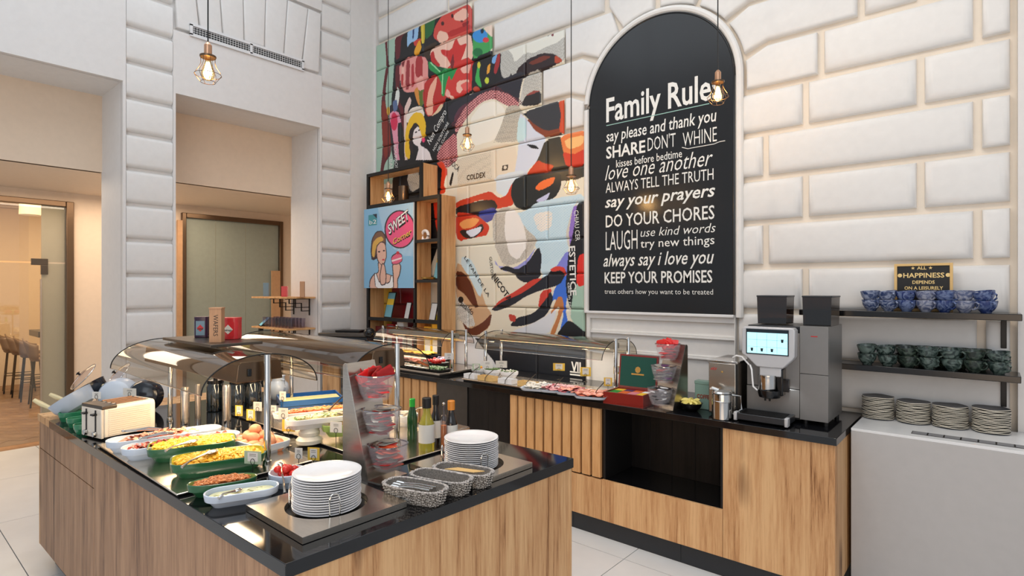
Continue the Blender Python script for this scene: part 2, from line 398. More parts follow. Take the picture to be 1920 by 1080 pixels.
# courses above the springing, right part
for k, xs_ in ((6, [AX+1.10+2*J, jb[1]]), (7, [AX+1.32+2*J, ja[1]]), (8, [AX+.98+2*J, jb[1]]), (9, [AX+.45, AX+1.3, jb[1]]), (10, [AX+.45, jb[0], jb[1]])):
    e = xs_+[XR]
    for a, b in zip(e[:-1], e[1:]):
        b2 = b if b == XR else b-J
        block([(a+(J if a != e[0] else 0), ZR(k-1)+2*J), (b2, ZR(k-1)+2*J), (b2, ZR(k)), (a+(J if a != e[0] else 0), ZR(k))])
# ---- mural: painted straight on the blocks left of the arch
XM0 = -5.50
def pxy(X, Zc):   # wall point -> photo coordinates used to write down the painting
    d = np.stack([X, np.full_like(X, YW), Zc-CAMZ], 1); f = d[:, 0]*FW.x+d[:, 1]*FW.y; l = d[:, 0]*RT.x+d[:, 1]*RT.y
    return np.stack([CX+FPX*l/f, CY-FPX*d[:, 2]/f], 1)
K = (22, 22, 26); CRM = (232, 222, 200); MINT = (164, 194, 176); NEWS = (196, 188, 172); RED = (200, 50, 40); MAR = (96, 26, 36)
def halftone(poly, col, n=160, th=.1):
    def f(P, c):
        k = inpoly(P, poly); q = (np.sin(P[:, 0]*1.1)*np.sin(P[:, 1]*1.25)) > th; c[k & q] = lin(col)
    return f
def news(poly, col=(120, 112, 100)):
    def f(P, c):
        k = inpoly(P, poly); u = P[:, 1]+.22*P[:, 0]
        q = (np.sin(u*2.1) > .25) & (np.sin(P[:, 0]*1.7+np.floor(u*.334)*2.3) > -.5); c[k & q] = c[k & q]*.45+np.array(lin(col))*.55
    return f
MURAL = [
 (MINT, [(690, 40), (745, 40), (745, 345), (690, 345)]),
 (K, [(742, 60), (885, -5), (905, 120), (905, 150), (860, 200), (860, 330), (840, 345), (735, 345), (745, 250), (733, 200), (738, 140)]),
 (MAR, [(721, 70), (726, 68), (727, 108), (730, 118), (724, 160), (722, 190), (733, 262), (733, 290), (722, 305), (717, 330), (712, 330), (718, 280), (714, 200), (720, 150), (725, 118)]),
 (MAR, [(740, 68), (764, 55), (752, 72), (750, 108), (742, 113)]), ((130, 40, 30), [(716, 190), (722, 190), (731, 235), (734, 262), (728, 290), (721, 300), (716, 250)]),
 (MAR, [(741, 125), (750, 120), (748, 190), (758, 205), (757, 300), (753, 300), (752, 212), (742, 190)]),
 ((150, 190, 226), [(764, 56), (786, 42), (783, 76), (770, 80), (763, 90)]), ((40, 60, 110), [(774, 52), (777, 50), (776, 72), (773, 74)]),
 ((204, 184, 50), [(789, 42), (796, 37), (797, 78), (790, 82)]), ((28, 98, 50), [(797, 38), (818, 26), (812, 62), (797, 76)]), ((200, 60, 50), [(775, 78), (790, 70), (788, 88), (777, 86)]),
 ((232, 164, 36), [(787, 72), (791, 92), (778, 108), (776, 96)]), ((56, 40, 28), [(794, 90), (812, 80), (820, 78), (812, 100), (804, 112), (795, 108)]),
 ((206, 72, 62), [(812, 70), (815, 50), (835, 20), (868, 4), (884, 12), (888, 58), (862, 68), (840, 76), (825, 80)]),
 ((240, 186, 166), [(850, 28), (872, 13), (880, 30), (868, 40), (852, 38)]), ((238, 190, 168), [(818, 70), (824, 57), (838, 61), (842, 73), (825, 82)]), ((60, 20, 20), (830, 44, 3, 4)), ((60, 20, 20), (848, 30, 2, 4)),
 ((180, 36, 34), [(838, 60), (880, 45), (886, 52), (860, 64), (842, 70)]),
 ((238, 194, 174), [(806, 100), (812, 88), (840, 76), (882, 59), (890, 108), (862, 122), (845, 130), (825, 125), (810, 117)]),
 ((202, 44, 40), [(826, 92), (846, 95), (855, 68), (862, 86), (876, 80), (870, 100), (862, 118), (848, 126), (838, 108), (828, 101)]), ((188, 40, 40), [(807, 100), (813, 95), (816, 110), (826, 122), (822, 126), (808, 115)]),
 ((228, 150, 144), [(748, 120), (762, 108), (775, 104), (802, 108), (803, 152), (778, 172), (760, 174), (750, 160)]), ((154, 50, 56), [(762, 113), (769, 112), (767, 168), (760, 168)]),
 ((168, 48, 52), [(780, 106), (793, 105), (792, 150), (778, 142)]), ((240, 184, 170), [(750, 130), (758, 118), (759, 150), (755, 160)]), ((120, 34, 40), [(752, 118), (760, 112), (756, 128)]),
 ((214, 140, 60), [(776, 168), (790, 158), (794, 180), (786, 200), (780, 185)]), ((90, 110, 40), [(784, 160), (792, 158), (795, 190), (788, 205)]),
 ((186, 42, 38), [(793, 160), (812, 138), (832, 150), (840, 176), (828, 200), (816, 215), (800, 219), (792, 190)]), ((240, 176, 150), [(798, 205), (804, 165), (820, 140), (818, 160), (811, 185), (812, 215), (802, 217)]),
 ((226, 196, 160), [(818, 208), (826, 195), (832, 196), (824, 210), (808, 219)]),
 ((206, 52, 46), [(835, 150), (840, 122), (886, 104), (892, 165), (850, 188), (833, 180)]), ((242, 188, 168), [(857, 152), (882, 148), (870, 165), (862, 176), (855, 170)]), ((240, 180, 164), [(862, 128), (884, 118), (880, 136), (868, 138)]), ((238, 170, 160), [(838, 165), (845, 175), (842, 184), (834, 178)]),
 ((30, 142, 72), [(803, 113), (818, 128), (840, 128), (858, 127), (852, 140), (846, 152), (842, 140), (836, 160), (833, 182), (827, 178), (828, 158), (820, 140), (804, 130)]),
 ((64, 160, 84), [(887, 62), (922, 42), (922, 96), (900, 108), (886, 110)]), ((56, 142, 214), (900, 67, 14, 13)), ((24, 40, 60), (904, 58, 3, 5)), ((212, 60, 70), (911, 75, 6, 5)), ((235, 210, 190), [(905, 52), (922, 42), (922, 70), (914, 62)]), ((20, 110, 60), (896, 98, 9, 8)),
 (K, [(886, 110), (946, 84), (952, 150), (905, 170), (884, 182)]), ((60, 170, 80), [(890, 150), (897, 118), (901, 120), (898, 140), (904, 165), (896, 160)]), ((210, 200, 60), (898, 122, 3, 6)), ((200, 210, 60), (913, 151, 4, 6)), ((190, 70, 50), (893, 167, 6, 5)), ((230, 160, 50), [(914, 124), (920, 118), (918, 136), (912, 140)]),
 ((196, 194, 186), [(930, 86), (1062, 42), (1058, 116), (1040, 108), (1010, 112), (985, 125), (966, 145), (950, 175), (940, 160), (926, 148)]), news([(930, 86), (1062, 42), (1058, 116), (985, 125), (950, 175), (926, 148)]),
 ((230, 228, 216), [(940, 82), (1062, 40), (1060, 66), (1045, 80), (1030, 85), (1000, 100), (985, 98), (965, 118), (960, 100)]), (K, (1027, 65, 2, 2.5)), ((120, 30, 40), (1036, 65, 2.5, 3)),
 (K, [(920, 112), (940, 96), (938, 130), (942, 146), (955, 148), (958, 135), (962, 150), (940, 162), (918, 150)]), ((160, 40, 44), [(932, 104), (938, 98), (937, 120), (930, 140), (925, 135)]), ((120, 170, 220), [(923, 108), (933, 100), (928, 120), (922, 118)]),
 ((40, 22, 24), [(966, 152), (969, 130), (990, 110), (1018, 99), (1040, 101), (1057, 114), (1040, 122), (1012, 136), (985, 146)]), ((112, 46, 28), [(990, 118), (1018, 104), (1035, 106), (1020, 114), (1000, 122)]), ((180, 70, 40), [(1040, 102), (1057, 114), (1040, 120)]),
 ((40, 38, 48), [(840, 196), (902, 168), (935, 152), (985, 130), (975, 170), (972, 200), (930, 185), (890, 210), (858, 245), (842, 225)]), ((90, 50, 66), [(850, 222), (862, 200), (890, 186), (878, 205), (858, 236)]),
 ((200, 196, 186), [(985, 140), (1014, 128), (1014, 175), (1000, 185), (982, 198), (973, 196)]), news([(978, 140), (1014, 128), (1014, 175), (982, 198)]), ((40, 36, 36), [(976, 200), (985, 180), (1000, 172), (1014, 172), (1014, 196)]), ((150, 70, 60), [(984, 180), (1000, 170), (1014, 170), (1000, 176)]),
 ((222, 150, 148), [(852, 235), (872, 200), (900, 176), (928, 168), (958, 178), (972, 190), (972, 205), (945, 196), (925, 184), (902, 192), (880, 215), (862, 245), (854, 248)]), halftone([(845, 235), (872, 195), (928, 160), (980, 190), (972, 205), (925, 190), (862, 250)], (100, 30, 40)),
 (CRM, [(857, 248), (880, 214), (902, 192), (925, 184), (945, 196), (958, 215), (960, 262), (985, 300), (1000, 345), (857, 350), (857, 390), (820, 360), (840, 300)]), ((240, 234, 220), [(880, 225), (902, 196), (925, 188), (945, 200), (950, 225), (930, 262), (885, 275)]),
 (NEWS, [(950, 200), (970, 196), (983, 215), (975, 265), (925, 268), (940, 235)]), news([(950, 200), (970, 196), (983, 215), (975, 265), (925, 268), (940, 235)], (90, 84, 76)),
 ((226, 212, 190), [(857, 292), (965, 262), (975, 330), (920, 345), (857, 355)]), news([(857, 300), (920, 282), (922, 340), (857, 352)], (150, 140, 120)), ((70, 56, 40), [(942, 310), (953, 308), (952, 318), (941, 320)], 1), ((226, 212, 190), (947, 314, 3, 3)),
 ((54, 54, 58), [(978, 212), (1057, 184), (1057, 252), (1022, 257), (1000, 240), (990, 222)]), ((132, 62, 34), [(990, 222), (1000, 232), (1024, 246), (1050, 240), (1050, 252), (1020, 258), (1000, 250), (985, 232)]), ((206, 76, 36), [(1047, 190), (1058, 186), (1058, 252), (1048, 246), (1052, 215)]),
 ((208, 214, 228), [(973, 210), (990, 226), (1002, 244), (1024, 258), (1018, 285), (1010, 300), (990, 318), (985, 335), (962, 340), (972, 280)]), ((196, 222, 224), [(972, 220), (985, 222), (985, 262), (968, 268)]), (K, [(986, 270), (1004, 272), (1012, 280), (996, 278)]),
 ((64, 58, 46), [(1008, 300), (1022, 262), (1054, 254), (1062, 290), (1100, 300), (1100, 335), (1000, 345), (990, 330)]), ((206, 70, 36), [(992, 320), (1008, 300), (1020, 306), (1040, 310), (1030, 322), (1010, 330), (985, 345), (980, 340)]),
 ((230, 126, 66), [(1050, 254), (1100, 242), (1098, 292), (1086, 312), (1066, 312), (1056, 285)]), ((246, 190, 120), [(1058, 262), (1096, 252), (1092, 272), (1070, 280), (1062, 276)]), ((208, 58, 34), [(1054, 284), (1075, 290), (1098, 278), (1094, 312), (1062, 314)]),
 # vase, lettering panels, plaid, left part
 ((40, 36, 44), [(728, 200), (745, 190), (750, 300), (735, 300)]), ((220, 170, 50), (728, 208, 3, 8)), ((228, 152, 174), [(729, 215), (738, 207), (750, 212), (752, 300), (741, 300), (736, 250)]), ((212, 44, 84), (739, 228, 6.5, 17)),
 ((228, 200, 190), [(757, 205), (768, 180), (772, 190), (762, 215), (765, 300), (758, 300)]), ((236, 226, 214), [(761, 215), (772, 202), (790, 198), (797, 215), (790, 225), (762, 232)]),
 ((236, 188, 36), [(759, 292), (760, 245), (768, 222), (778, 210), (792, 212), (799, 232), (797, 258), (788, 262), (783, 240), (775, 234), (768, 252), (770, 282), (768, 300)]), ((40, 26, 28), [(766, 248), (778, 228), (788, 238), (776, 246), (772, 264), (776, 290), (768, 284)]),
 ((238, 226, 224), [(773, 262), (776, 244), (784, 236), (789, 248), (791, 262), (787, 272), (804, 282), (812, 306), (778, 306), (786, 276), (776, 270)]), ((50, 30, 36), (780, 248, 2.5, 1.5, -30)), ((50, 30, 36), (786, 244, 2, 1.3, -30)), ((190, 40, 60), (787, 257, 2, 1.3)), ((226, 60, 110), (794, 262, 3, 5)),
 ((216, 140, 140), [(818, 294), (828, 272), (856, 246), (858, 300), (842, 314), (826, 312)]), halftone([(818, 294), (828, 272), (856, 246), (858, 300), (842, 314), (826, 312)], (110, 30, 44)),
 ((214, 62, 30), [(818, 305), (830, 302), (838, 320), (832, 345), (836, 362), (818, 365)]), ((222, 216, 200), [(836, 318), (857, 300), (860, 400), (838, 400)]), (K, [(842, 345), (848, 322), (851, 324), (846, 350)]),
 (K, [(745, 232), (752, 228), (758, 250), (757, 300), (748, 300)]), ((180, 50, 56), [(771, 122), (776, 118), (777, 160), (771, 165)]), ((190, 60, 60), [(752, 140), (757, 138), (756, 162), (752, 158)]), ((236, 170, 160), [(778, 150), (792, 140), (796, 165), (786, 172)]),
 ((120, 30, 36), [(844, 120), (850, 98), (852, 120), (847, 132)]), ((150, 26, 30), [(866, 44), (880, 38), (878, 46), (868, 52)]), ((110, 24, 30), (866, 40, 3, 2)), ((226, 90, 84), [(862, 160), (876, 152), (884, 160), (872, 172)]), ((244, 200, 180), [(840, 176), (852, 182), (846, 188)]), ((10, 90, 50), [(812, 118), (822, 126), (834, 128), (826, 136)]), ((150, 220, 160), [(829, 136), (831, 136), (830, 176), (828, 176)], 1), ((150, 220, 160), [(808, 116), (826, 134), (825, 136), (806, 118)], 1),
 ((222, 226, 220), [(744, 160), (750, 175), (746, 200), (738, 205)]), ((90, 110, 150), [(736, 190), (744, 186), (746, 204), (738, 212)]),
 # torn paper, glasses, mouth
 ((214, 222, 228), [(925, 330), (985, 318), (975, 335), (958, 350), (948, 370), (930, 360)]), ((228, 212, 188), [(857, 345), (930, 335), (930, 362), (900, 368), (857, 380)]),
 ((204, 62, 36), [(855, 378), (900, 364), (920, 358), (936, 372), (950, 366), (960, 343), (978, 328), (1045, 322), (985, 338), (964, 372), (962, 385), (945, 389), (930, 392), (926, 378), (900, 374), (855, 392)]),
 ((34, 38, 38), [(957, 365), (962, 338), (985, 326), (1052, 322), (1052, 352), (1040, 372), (1010, 380), (985, 396), (966, 388)]), ((238, 114, 52), [(1002, 353), (1014, 340), (1042, 330), (1036, 346), (1012, 358)]), ((196, 196, 226), [(1004, 376), (1022, 366), (1032, 360), (1026, 374), (1012, 380)]),
 ((28, 24, 28), [(855, 388), (900, 376), (926, 374), (934, 388), (922, 400), (900, 408), (855, 404)]), ((54, 64, 150), [(895, 398), (926, 388), (932, 398), (924, 412), (912, 418), (900, 410)]),
 ((206, 56, 34), [(855, 398), (875, 399), (895, 404), (915, 420), (918, 428), (912, 442), (895, 453), (870, 456), (855, 446)]), ((240, 160, 92), [(860, 420), (870, 412), (890, 408), (900, 412), (888, 426), (868, 430)]), ((40, 36, 36), [(860, 432), (888, 430), (904, 418), (908, 430), (888, 448), (870, 446)]), ((226, 230, 242), [(872, 434), (884, 430), (904, 424), (900, 436), (884, 446)]),
 ((230, 224, 206), [(857, 452), (920, 440), (935, 470), (930, 520), (857, 500)]),
 ((200, 222, 232), [(966, 400), (985, 396), (1005, 380), (1040, 372), (1100, 362), (1090, 420), (1068, 462), (1058, 490), (1030, 512), (1020, 530), (1012, 500), (1005, 460), (980, 430)]), ((240, 230, 218), [(998, 402), (1036, 394), (1034, 428), (1010, 436)]), halftone([(970, 400), (1085, 370), (1060, 480), (1010, 500)], (170, 204, 222), th=.55),
 ((202, 194, 182), [(923, 402), (948, 386), (968, 396), (985, 428), (1008, 448), (996, 476), (975, 492), (945, 500), (925, 455)]), news([(923, 402), (968, 396), (985, 428), (1008, 448), (975, 492), (945, 500), (925, 455)]), ((238, 232, 226), [(947, 398), (958, 390), (972, 400), (984, 428), (988, 460), (972, 488), (955, 478), (946, 440)]),
 ((152, 152, 212), [(927, 486), (930, 498), (945, 500), (966, 502), (988, 486), (1006, 462), (990, 494), (970, 510), (940, 508)]), ((28, 30, 40), [(934, 504), (950, 498), (970, 506), (990, 492), (1010, 461), (1016, 480), (1012, 525), (985, 531), (972, 524), (962, 512)]),
 ((206, 200, 190), [(1072, 395), (1084, 372), (1076, 470), (1066, 465), (1060, 440)]), ((142, 112, 194), [(1074, 388), (1083, 384), (1078, 430), (1070, 470), (1066, 440)]), ((128, 132, 214), [(1035, 512), (1066, 465), (1068, 500), (1062, 530), (1050, 505)]),
 ((60, 112, 214), [(1040, 540), (1062, 510), (1066, 540), (1060, 580), (1066, 610), (1048, 628), (1058, 585), (1042, 560), (1034, 566)]),
 (K, [(1082, 380), (1100, 376), (1100, 480), (1086, 540), (1076, 582), (1068, 578), (1060, 540), (1066, 470), (1076, 430)]), (MINT, [(1078, 532), (1100, 528), (1100, 632), (1078, 610), (1068, 592)]), ((216, 44, 32), [(1084, 480), (1096, 474), (1096, 534), (1086, 538), (1080, 528)]),
 (K, [(1043, 628), (1064, 600), (1076, 605), (1100, 626), (1100, 645), (1043, 645)]),
 ((28, 30, 40), [(920, 580), (945, 558), (975, 548), (1000, 528), (1020, 520), (1036, 505), (1056, 500), (1062, 512), (1050, 534), (1012, 545), (985, 556), (962, 572), (930, 584)]), ((206, 62, 46), [(920, 580), (938, 562), (968, 545), (998, 524), (1018, 521), (1002, 534), (975, 552), (945, 564)]), ((214, 66, 50), [(1030, 506), (1044, 498), (1060, 502), (1061, 520), (1052, 506), (1038, 510)]),
 ((206, 60, 46), [(1014, 546), (1036, 540), (1028, 566), (1008, 580)]), ((28, 30, 40), [(955, 611), (968, 596), (1000, 588), (1020, 566), (1032, 545), (1038, 560), (1026, 590), (1000, 606), (975, 612)]), ((196, 64, 50), [(953, 588), (968, 592), (966, 604), (956, 602)]),
 ((222, 222, 226), [(962, 620), (1000, 606), (1028, 590), (1045, 570), (1040, 600), (1028, 628), (960, 630)]), ((196, 124, 72), [(1030, 592), (1046, 556), (1054, 556), (1058, 575), (1050, 600), (1040, 628), (1030, 628), (1046, 592), (1048, 572)]),
 ((208, 168, 128), [(855, 492), (872, 500), (892, 515), (902, 545), (912, 575), (922, 588), (918, 615), (895, 628), (878, 612), (855, 560)]), ((98, 46, 28), [(855, 508), (868, 510), (884, 530), (897, 575), (890, 578), (872, 552), (855, 540)]), ((102, 50, 32), [(866, 602), (880, 618), (905, 605), (923, 586), (918, 612), (895, 630), (876, 626)]), ((222, 218, 208), [(857, 554), (872, 570), (885, 588), (892, 612), (874, 612), (857, 590)]), (K, (864, 562, 5, 6)),
 (news([(858, 556), (885, 590), (890, 615), (857, 600)], (60, 50, 50))), ((206, 226, 232), [(866, 480), (886, 488), (906, 540), (900, 560), (880, 520), (864, 496)]),
 ((226, 226, 228), [(850, 628), (900, 630), (935, 690), (950, 720), (850, 720)]), ((30, 33, 40), [(890, 634), (1100, 642), (1100, 730), (945, 715), (925, 676)], 1),
 # behind the shelf unit
 (K, [(735, 345), (742, 300), (830, 300), (822, 400), (822, 460), (800, 520), (760, 520), (735, 480)]), ((200, 50, 30), [(812, 372), (822, 370), (822, 440), (816, 420)]), ((220, 216, 206), [(762, 330), (782, 310), (790, 350), (770, 362)]), news([(762, 330), (782, 310), (790, 350), (770, 362)], (20, 20, 20)), ((226, 180, 60), [(690, 530), (735, 500), (735, 640), (690, 640)]), ((140, 30, 40), [(735, 520), (790, 540), (790, 600), (735, 640)]), ((200, 190, 60), [(790, 590), (826, 590), (826, 650), (790, 650)]),
]
def mural_block(x0, x1, z0, z1):
    st = .0055; nx = max(6, int((x1-x0)/st)); nz = max(6, int((z1-z0)/st))
    gx = np.linspace(x0, x1, nx+1); gz = np.linspace(z0, z1, nz+1); X, Zg = np.meshgrid(gx, gz); X = X.ravel(); Zg = Zg.ravel()
    e = np.minimum(np.minimum(X-x0, x1-X), np.minimum(Zg-z0, z1-Zg)); t = np.clip(e/.022, 0, 1); hh = np.sqrt(np.clip(1-(1-t)**2, 0, 1))
    Y = YW+.018-.016*hh-.002*t
    v = np.stack([X, Y, Zg], 1); a = (np.arange(nz)[:, None]*(nx+1)+np.arange(nx)[None, :]).ravel()
    F = np.stack([a, a+1, a+nx+2, a+nx+1], 1)
    me = bpy.data.meshes.new('painted_block'); me.vertices.add(len(v)); me.vertices.foreach_set('co', v.ravel().astype(np.float32))
    me.loops.add(len(F)*4); me.loops.foreach_set('vertex_index', F.ravel().astype(np.int32)); me.polygons.add(len(F))
    me.polygons.foreach_set('loop_start', np.arange(0, len(F)*4, 4, dtype=np.int32)); me.polygons.foreach_set('use_smooth', [True]*len(F)); me.update(calc_edges=True)
    toface_colors(me, paint(pxy(X, Zg), CRM, MURAL)); me.materials.append(MT['mural_paint'])
    return inst('painted_block', me, wall_b)
xm = lambda px: xa(px)
XE = {10: 883, 9: 921, 8: 1057, 7: 1014, 6: 1056}
bj = [[-4.66, -3.98, -3.25], [-5.05, -4.30, -3.62, -3.0]]
for k in range(10, -3, -1):
    xe = xm(XE.get(k, 1095)); js = [j for j in bj[k % 2] if XM0+.12 < j < xe-.12]
    z0, z1 = ZR(k-1)+.002, ZR(k)-.002
    if k == -1: js = [xm(1007)]
    e = [XM0]+js+[xe]
    for i, (a, b) in enumerate(zip(e[:-1], e[1:])):
        mural_block(a+(.002 if i else 0), b-(.002 if b != xe else 0), z0, z1)
    # white blocks right of the painted ones up to the arch
    lim = {10: AX-.46, 9: AX-.46}.get(k)
    if lim and lim-xe > .12: block([(xe+J, ZR(k-1)+2*J), (lim-J, ZR(k-1)+2*J), (lim-J, ZR(k)), (xe+J, ZR(k))])
for k in (11, 12, 13):
    e = [XM0]+[j+.2*(k % 2) for j in (-4.5, -3.5, -2.5, -1.4, -.5)]+[XR]
    for a, b in zip(e[:-1], e[1:]): block([(a+J, ZR(k-1)+2*J), (b-J, ZR(k-1)+2*J), (b-J, ZR(k)), (a+J, ZR(k))])
U, V = Vector((1, 0, 0)), Vector((0, 0, 1))
yt = YW-.0035
def wtext(s, m, px0, px1, py, h, y=yt, ang=0, **k):
    a = YP(px0, py, y); b = YP(px1, py, y); wd = abs(b.x-a.x); u = Vector((math.cos(R(ang)), 0, math.sin(R(ang)))); v = Vector((-u.z, 0, u.x))
    return text(s, 'lettering', m, a, u, v, wd/max(.3, abs(math.cos(R(ang)))) if abs(ang) < 80 else k.pop('wd'), h, wall_b, **k)
mat('ink', (30, 26, 26), .6)
wtext('NICOTA', 'ink', 922, 954, 520, .058, ang=-48, bold=.02)
wtext('COLDEX', 'bronze', 875, 910, 338, .05, bold=.02)
wtext('GUSTOSO', 'ink', 917, 922, 482, .035, ang=-82, wd=.22)
wtext('LE PAN DE LA', 'ink', 870, 915, 484, .035, ang=-50)
wtext('Non Compro', 'chalk', 806, 838, 272, .075, ang=48, shear=.3)
wtext('NON SCRITTORE', 'chalk', 814, 842, 284, .035, ang=48)
wtext('NEL CUORE', 'chalk', 822, 842, 284, .03, ang=48)
wtext('BOURBON', 'chalk', 738, 745, 272, .05, ang=-84, wd=.30, shear=.2)
wtext('BARDE', 'chalk', 730, 737, 300, .05, ang=-84, wd=.22)
wtext('MOCA', 'ink', 842, 858, 306, .055, ang=-40)
wtext('ESTETICE', 'chalk', 1067, 1082, 462, .06, ang=-88, wd=.42, bold=.02)
wtext('CHIAU CER', 'chalk', 1076, 1090, 395, .045, ang=-86, wd=.26)
wtext('cafe in tazza', 'chalk', 1064, 1070, 530, .03, ang=-86, wd=.28)
wtext('sualdo', 'ink', 862, 885, 572, .06, ang=-30, shear=.3)
wtext('VIL', 'chalk', 1071, 1094, 697, .085, bold=.03)
for dz in (0, .022): MB().box(xm(1069), yt, ZR(-2)+.04+dz, xm(1092), yt+.002, ZR(-2)+.052+dz).build('painted_rule', 'chalk', wall_b)
# smooth panel below the chalkboard, with two mouldings, and its side strips
t = MB(); xa0, xa1 = xm(1100)+.0, xm(1377)+.005
for a, b in ((xa0, xa0+.035), (xa1-.005, x0-.01)): t.box(a, YW-.006, .3, b, YW+.05, 3.13 if a > -2 else 3.1)
t.box(xa0, YW-.004, 1.405, xa1, YW+.05, 1.455)
struct(t.build('trim_1', 'wall_white', bevel=.006))
t = MB(); t.box(xa0, YW+.005, 1.447, xa1, YW-.035, 1.468); struct(t.build('trim_2', 'white_gloss', bevel=.004))
t = MB(); t.box(xa0+.035, YW+.022, .3, xa1, YW+.05, 1.405)
t.box(xa0+.035, YW+.0, 1.285, xa1, YW+.05, 1.30); t.box(xa0+.035, YW+.01, 1.30, xa1, YW+.05, 1.315); t.box(xa0+.035, YW+.0, 1.135, xa1, YW+.05, 1.15); t.box(xa0+.035, YW+.01, 1.15, xa1, YW+.05, 1.165)
struct(t.build('trim_3', 'wall_white', bevel=.004))
# rounded rim round the arch
t = MB(); n = 40; p = [(AX+(AR+.035), YW, 1.45)]+[(AX+(AR+.035)*math.cos(math.pi*i/n), YW, AZ+(AR+.035)*math.sin(math.pi*i/n)) for i in range(n+1)]+[(AX-(AR+.035), YW, 1.45)]
t.tube(p, .026, 10); struct(t.build('trim_4', 'wall_white'))
MB().box(XR+.03, YW-.02, 0, 1.8, YW+.05, H).build('pilaster', 'wall_plain', wall_b, smooth=False)
MB().box(XM0-.04, YW-.0, 0, XM0-.002, YW+.05, H).build('corner_strip', 'wall_plain', wall_b, smooth=False)
# ---- left wall with two deep openings
wl = struct(MB().box(XL-.62, -1.6, 3.385, XL-.045, 4.2, H).build('wall_left', 'wall_plain', smooth=False))
def pier(y0, y1, z0=0, z1=3.385): MB().box(XL-.62, y0, z0, XL-.045, y1, z1).build('pier', 'wall_plain', wl, smooth=False)
pier(1.478, 1.878); pier(3.29, 4.2)
# plain face plates on the room side, with block fields left open as recesses
def face(y0, y1, z0, z1): MB().box(XL-.05, y0, z0, XL, y1, z1).build('plaster_field', 'wall_plain', wl, smooth=False)
ys = lambda px: XP(px, 541, XL).y
pa, pb = ys(237), ys(324); pc, pd = ys(604), ys(657)
face(-1.6, 1.478, 3.385, H); face(1.478, pa-.003, 0, H); face(pb+.003, 1.878, 0, 3.385)
face(pd+.003, 3.99, 0, H); face(3.29, pc-.003, 0, 3.385)
arch = [(ys(345), XP(345, 12, XL).z)]
def lblock(y0, y1, z0, z1):
    pr = [(0, z0), (.018, z0), (.036, z0+.008), (.046, z0+.020), (.050, z0+.036), (.050, z1-.036), (.046, z1-.020), (.036, z1-.008), (.018, z1), (0, z1)]; n_ = len(pr)
    MB().add([(XL-.05+x, y0, z) for x, z in pr]+[(XL-.05+x, y1, z) for x, z in pr], [tuple(range(n_)), tuple(range(n_, 2*n_))[::-1]]+[((i+1) % n_, i, i+n_, (i+1) % n_+n_) for i in range(n_)]).build('block', 'wall_white', wl, angle=60)
for k in range(-3, 13):
    zc_ = 1.164+.2997*k; lblock(pa, pb, zc_+.014, zc_+.2997-.014); lblock(pc, pd, zc_+.014, zc_+.2997-.014)
# flat arch of radiating blocks over the second opening, and the plain field with the air grille below it
yc = .5*(1.878+3.29)
face(pb+.003, pc-.003, 3.385, 3.92)
for i in range(7):
    y0, y1 = pb+.03+(pc-pb-.06)*i/7, pb+.03+(pc-pb-.06)*(i+1)/7
    f = lambda y: min(max(yc+(y-yc)*1.14, pb+.006), pc-.006)
    arcz = 3.955+.10*(1-((y0+y1)/2-yc)**2/.45)
    block([(y0+.003, arcz), (y1-.003, arcz), (f(y1)-.003, 4.62), (f(y0)+.003, 4.62)], 'block', axis='X', parent=wl, d=.05, soft=.013)
face(pb+.003, pc-.003, 3.92, 3.945)
for a, b, c_, d_ in ((pb+.003, pc-.003, 4.65, H),): face(a, b, c_, d_)
# bulkheads, passage behind the thick wall
for a, b in ((-1.6, 1.478), (1.878, 3.29)): MB().box(XL-.66, a, 2.70, XL-.60, b, 3.40).build('bulkhead', 'wall_cream', wl, smooth=False)
MB().box(-7.8, -1.6, 2.70, XL-.62, 4.4, 2.74).build('passage_ceiling', 'wall_cream', wl, smooth=False)
wf = MB(); XD = -7.75
d1a, d1b, d2a, d2b, zd = -.4, XP(137, 541, XD).y, XP(339, 541, XD).y, XP(528, 541, XD).y, 2.60
for y0, y1, z0, z1 in ((-1.6, d1a, 0, 2.7), (d1a, d1b, zd, 2.7), (d1b, d2a, 0, 2.7), (d2a, d2b, zd, 2.7), (d2b, 4.5, 0, 2.7)): wf.box(XD-.12, y0, z0, XD, y1, z1)
struct(wf.build('wall_passage', 'wall_cream', smooth=False))
struct(MB().box(XL-2.3, 4.3, 0, XL-.6, 4.4, 2.7).build('wall_passage_end', 'wall_cream', smooth=False))
# door 1: bronze framed glazed door to the next room
def bar(m, y0, y1, z0, z1, x=XD, t=.05): m.box(x-.02, y0, z0, x+t, y1, z1)
d = MB(); bar(d, d1b-.07, d1b, 0, zd); bar(d, d1a, d1b-.0702, zd-.06, zd); d = struct(d.build('door_1', 'bronze', bevel=.006))
MB().box(XD-.01, d1a, .02, XD-.002, d1b-.07, 1.92).build('glass_leaf', 'clear_glass', d)
MB().box(XD-.01, d1a, 1.935, XD-.002, d1b-.07, zd-.06).build('glass_transom', 'clear_glass', d)
MB().box(XD-.03, d1b-.27, .0, XD-.015, d1b-.07, zd-.06).build('frosted_strip', 'wall_cream', d)
h = MB(); yy = d1b-.25; h.box(XD-.0, yy-.11, 1.90, XD+.02, yy+.03, 1.97); h.box(XD-.0, yy-.03, 1.80, XD+.02, yy+.03, 1.90); h.build('hinge', 'steel_dark', d, bevel=.003)
h = MB(); h.box(XD, yy-.035, .3, XD+.012, yy-.02, 1.75); h.build('door_rail', 'steel', d)
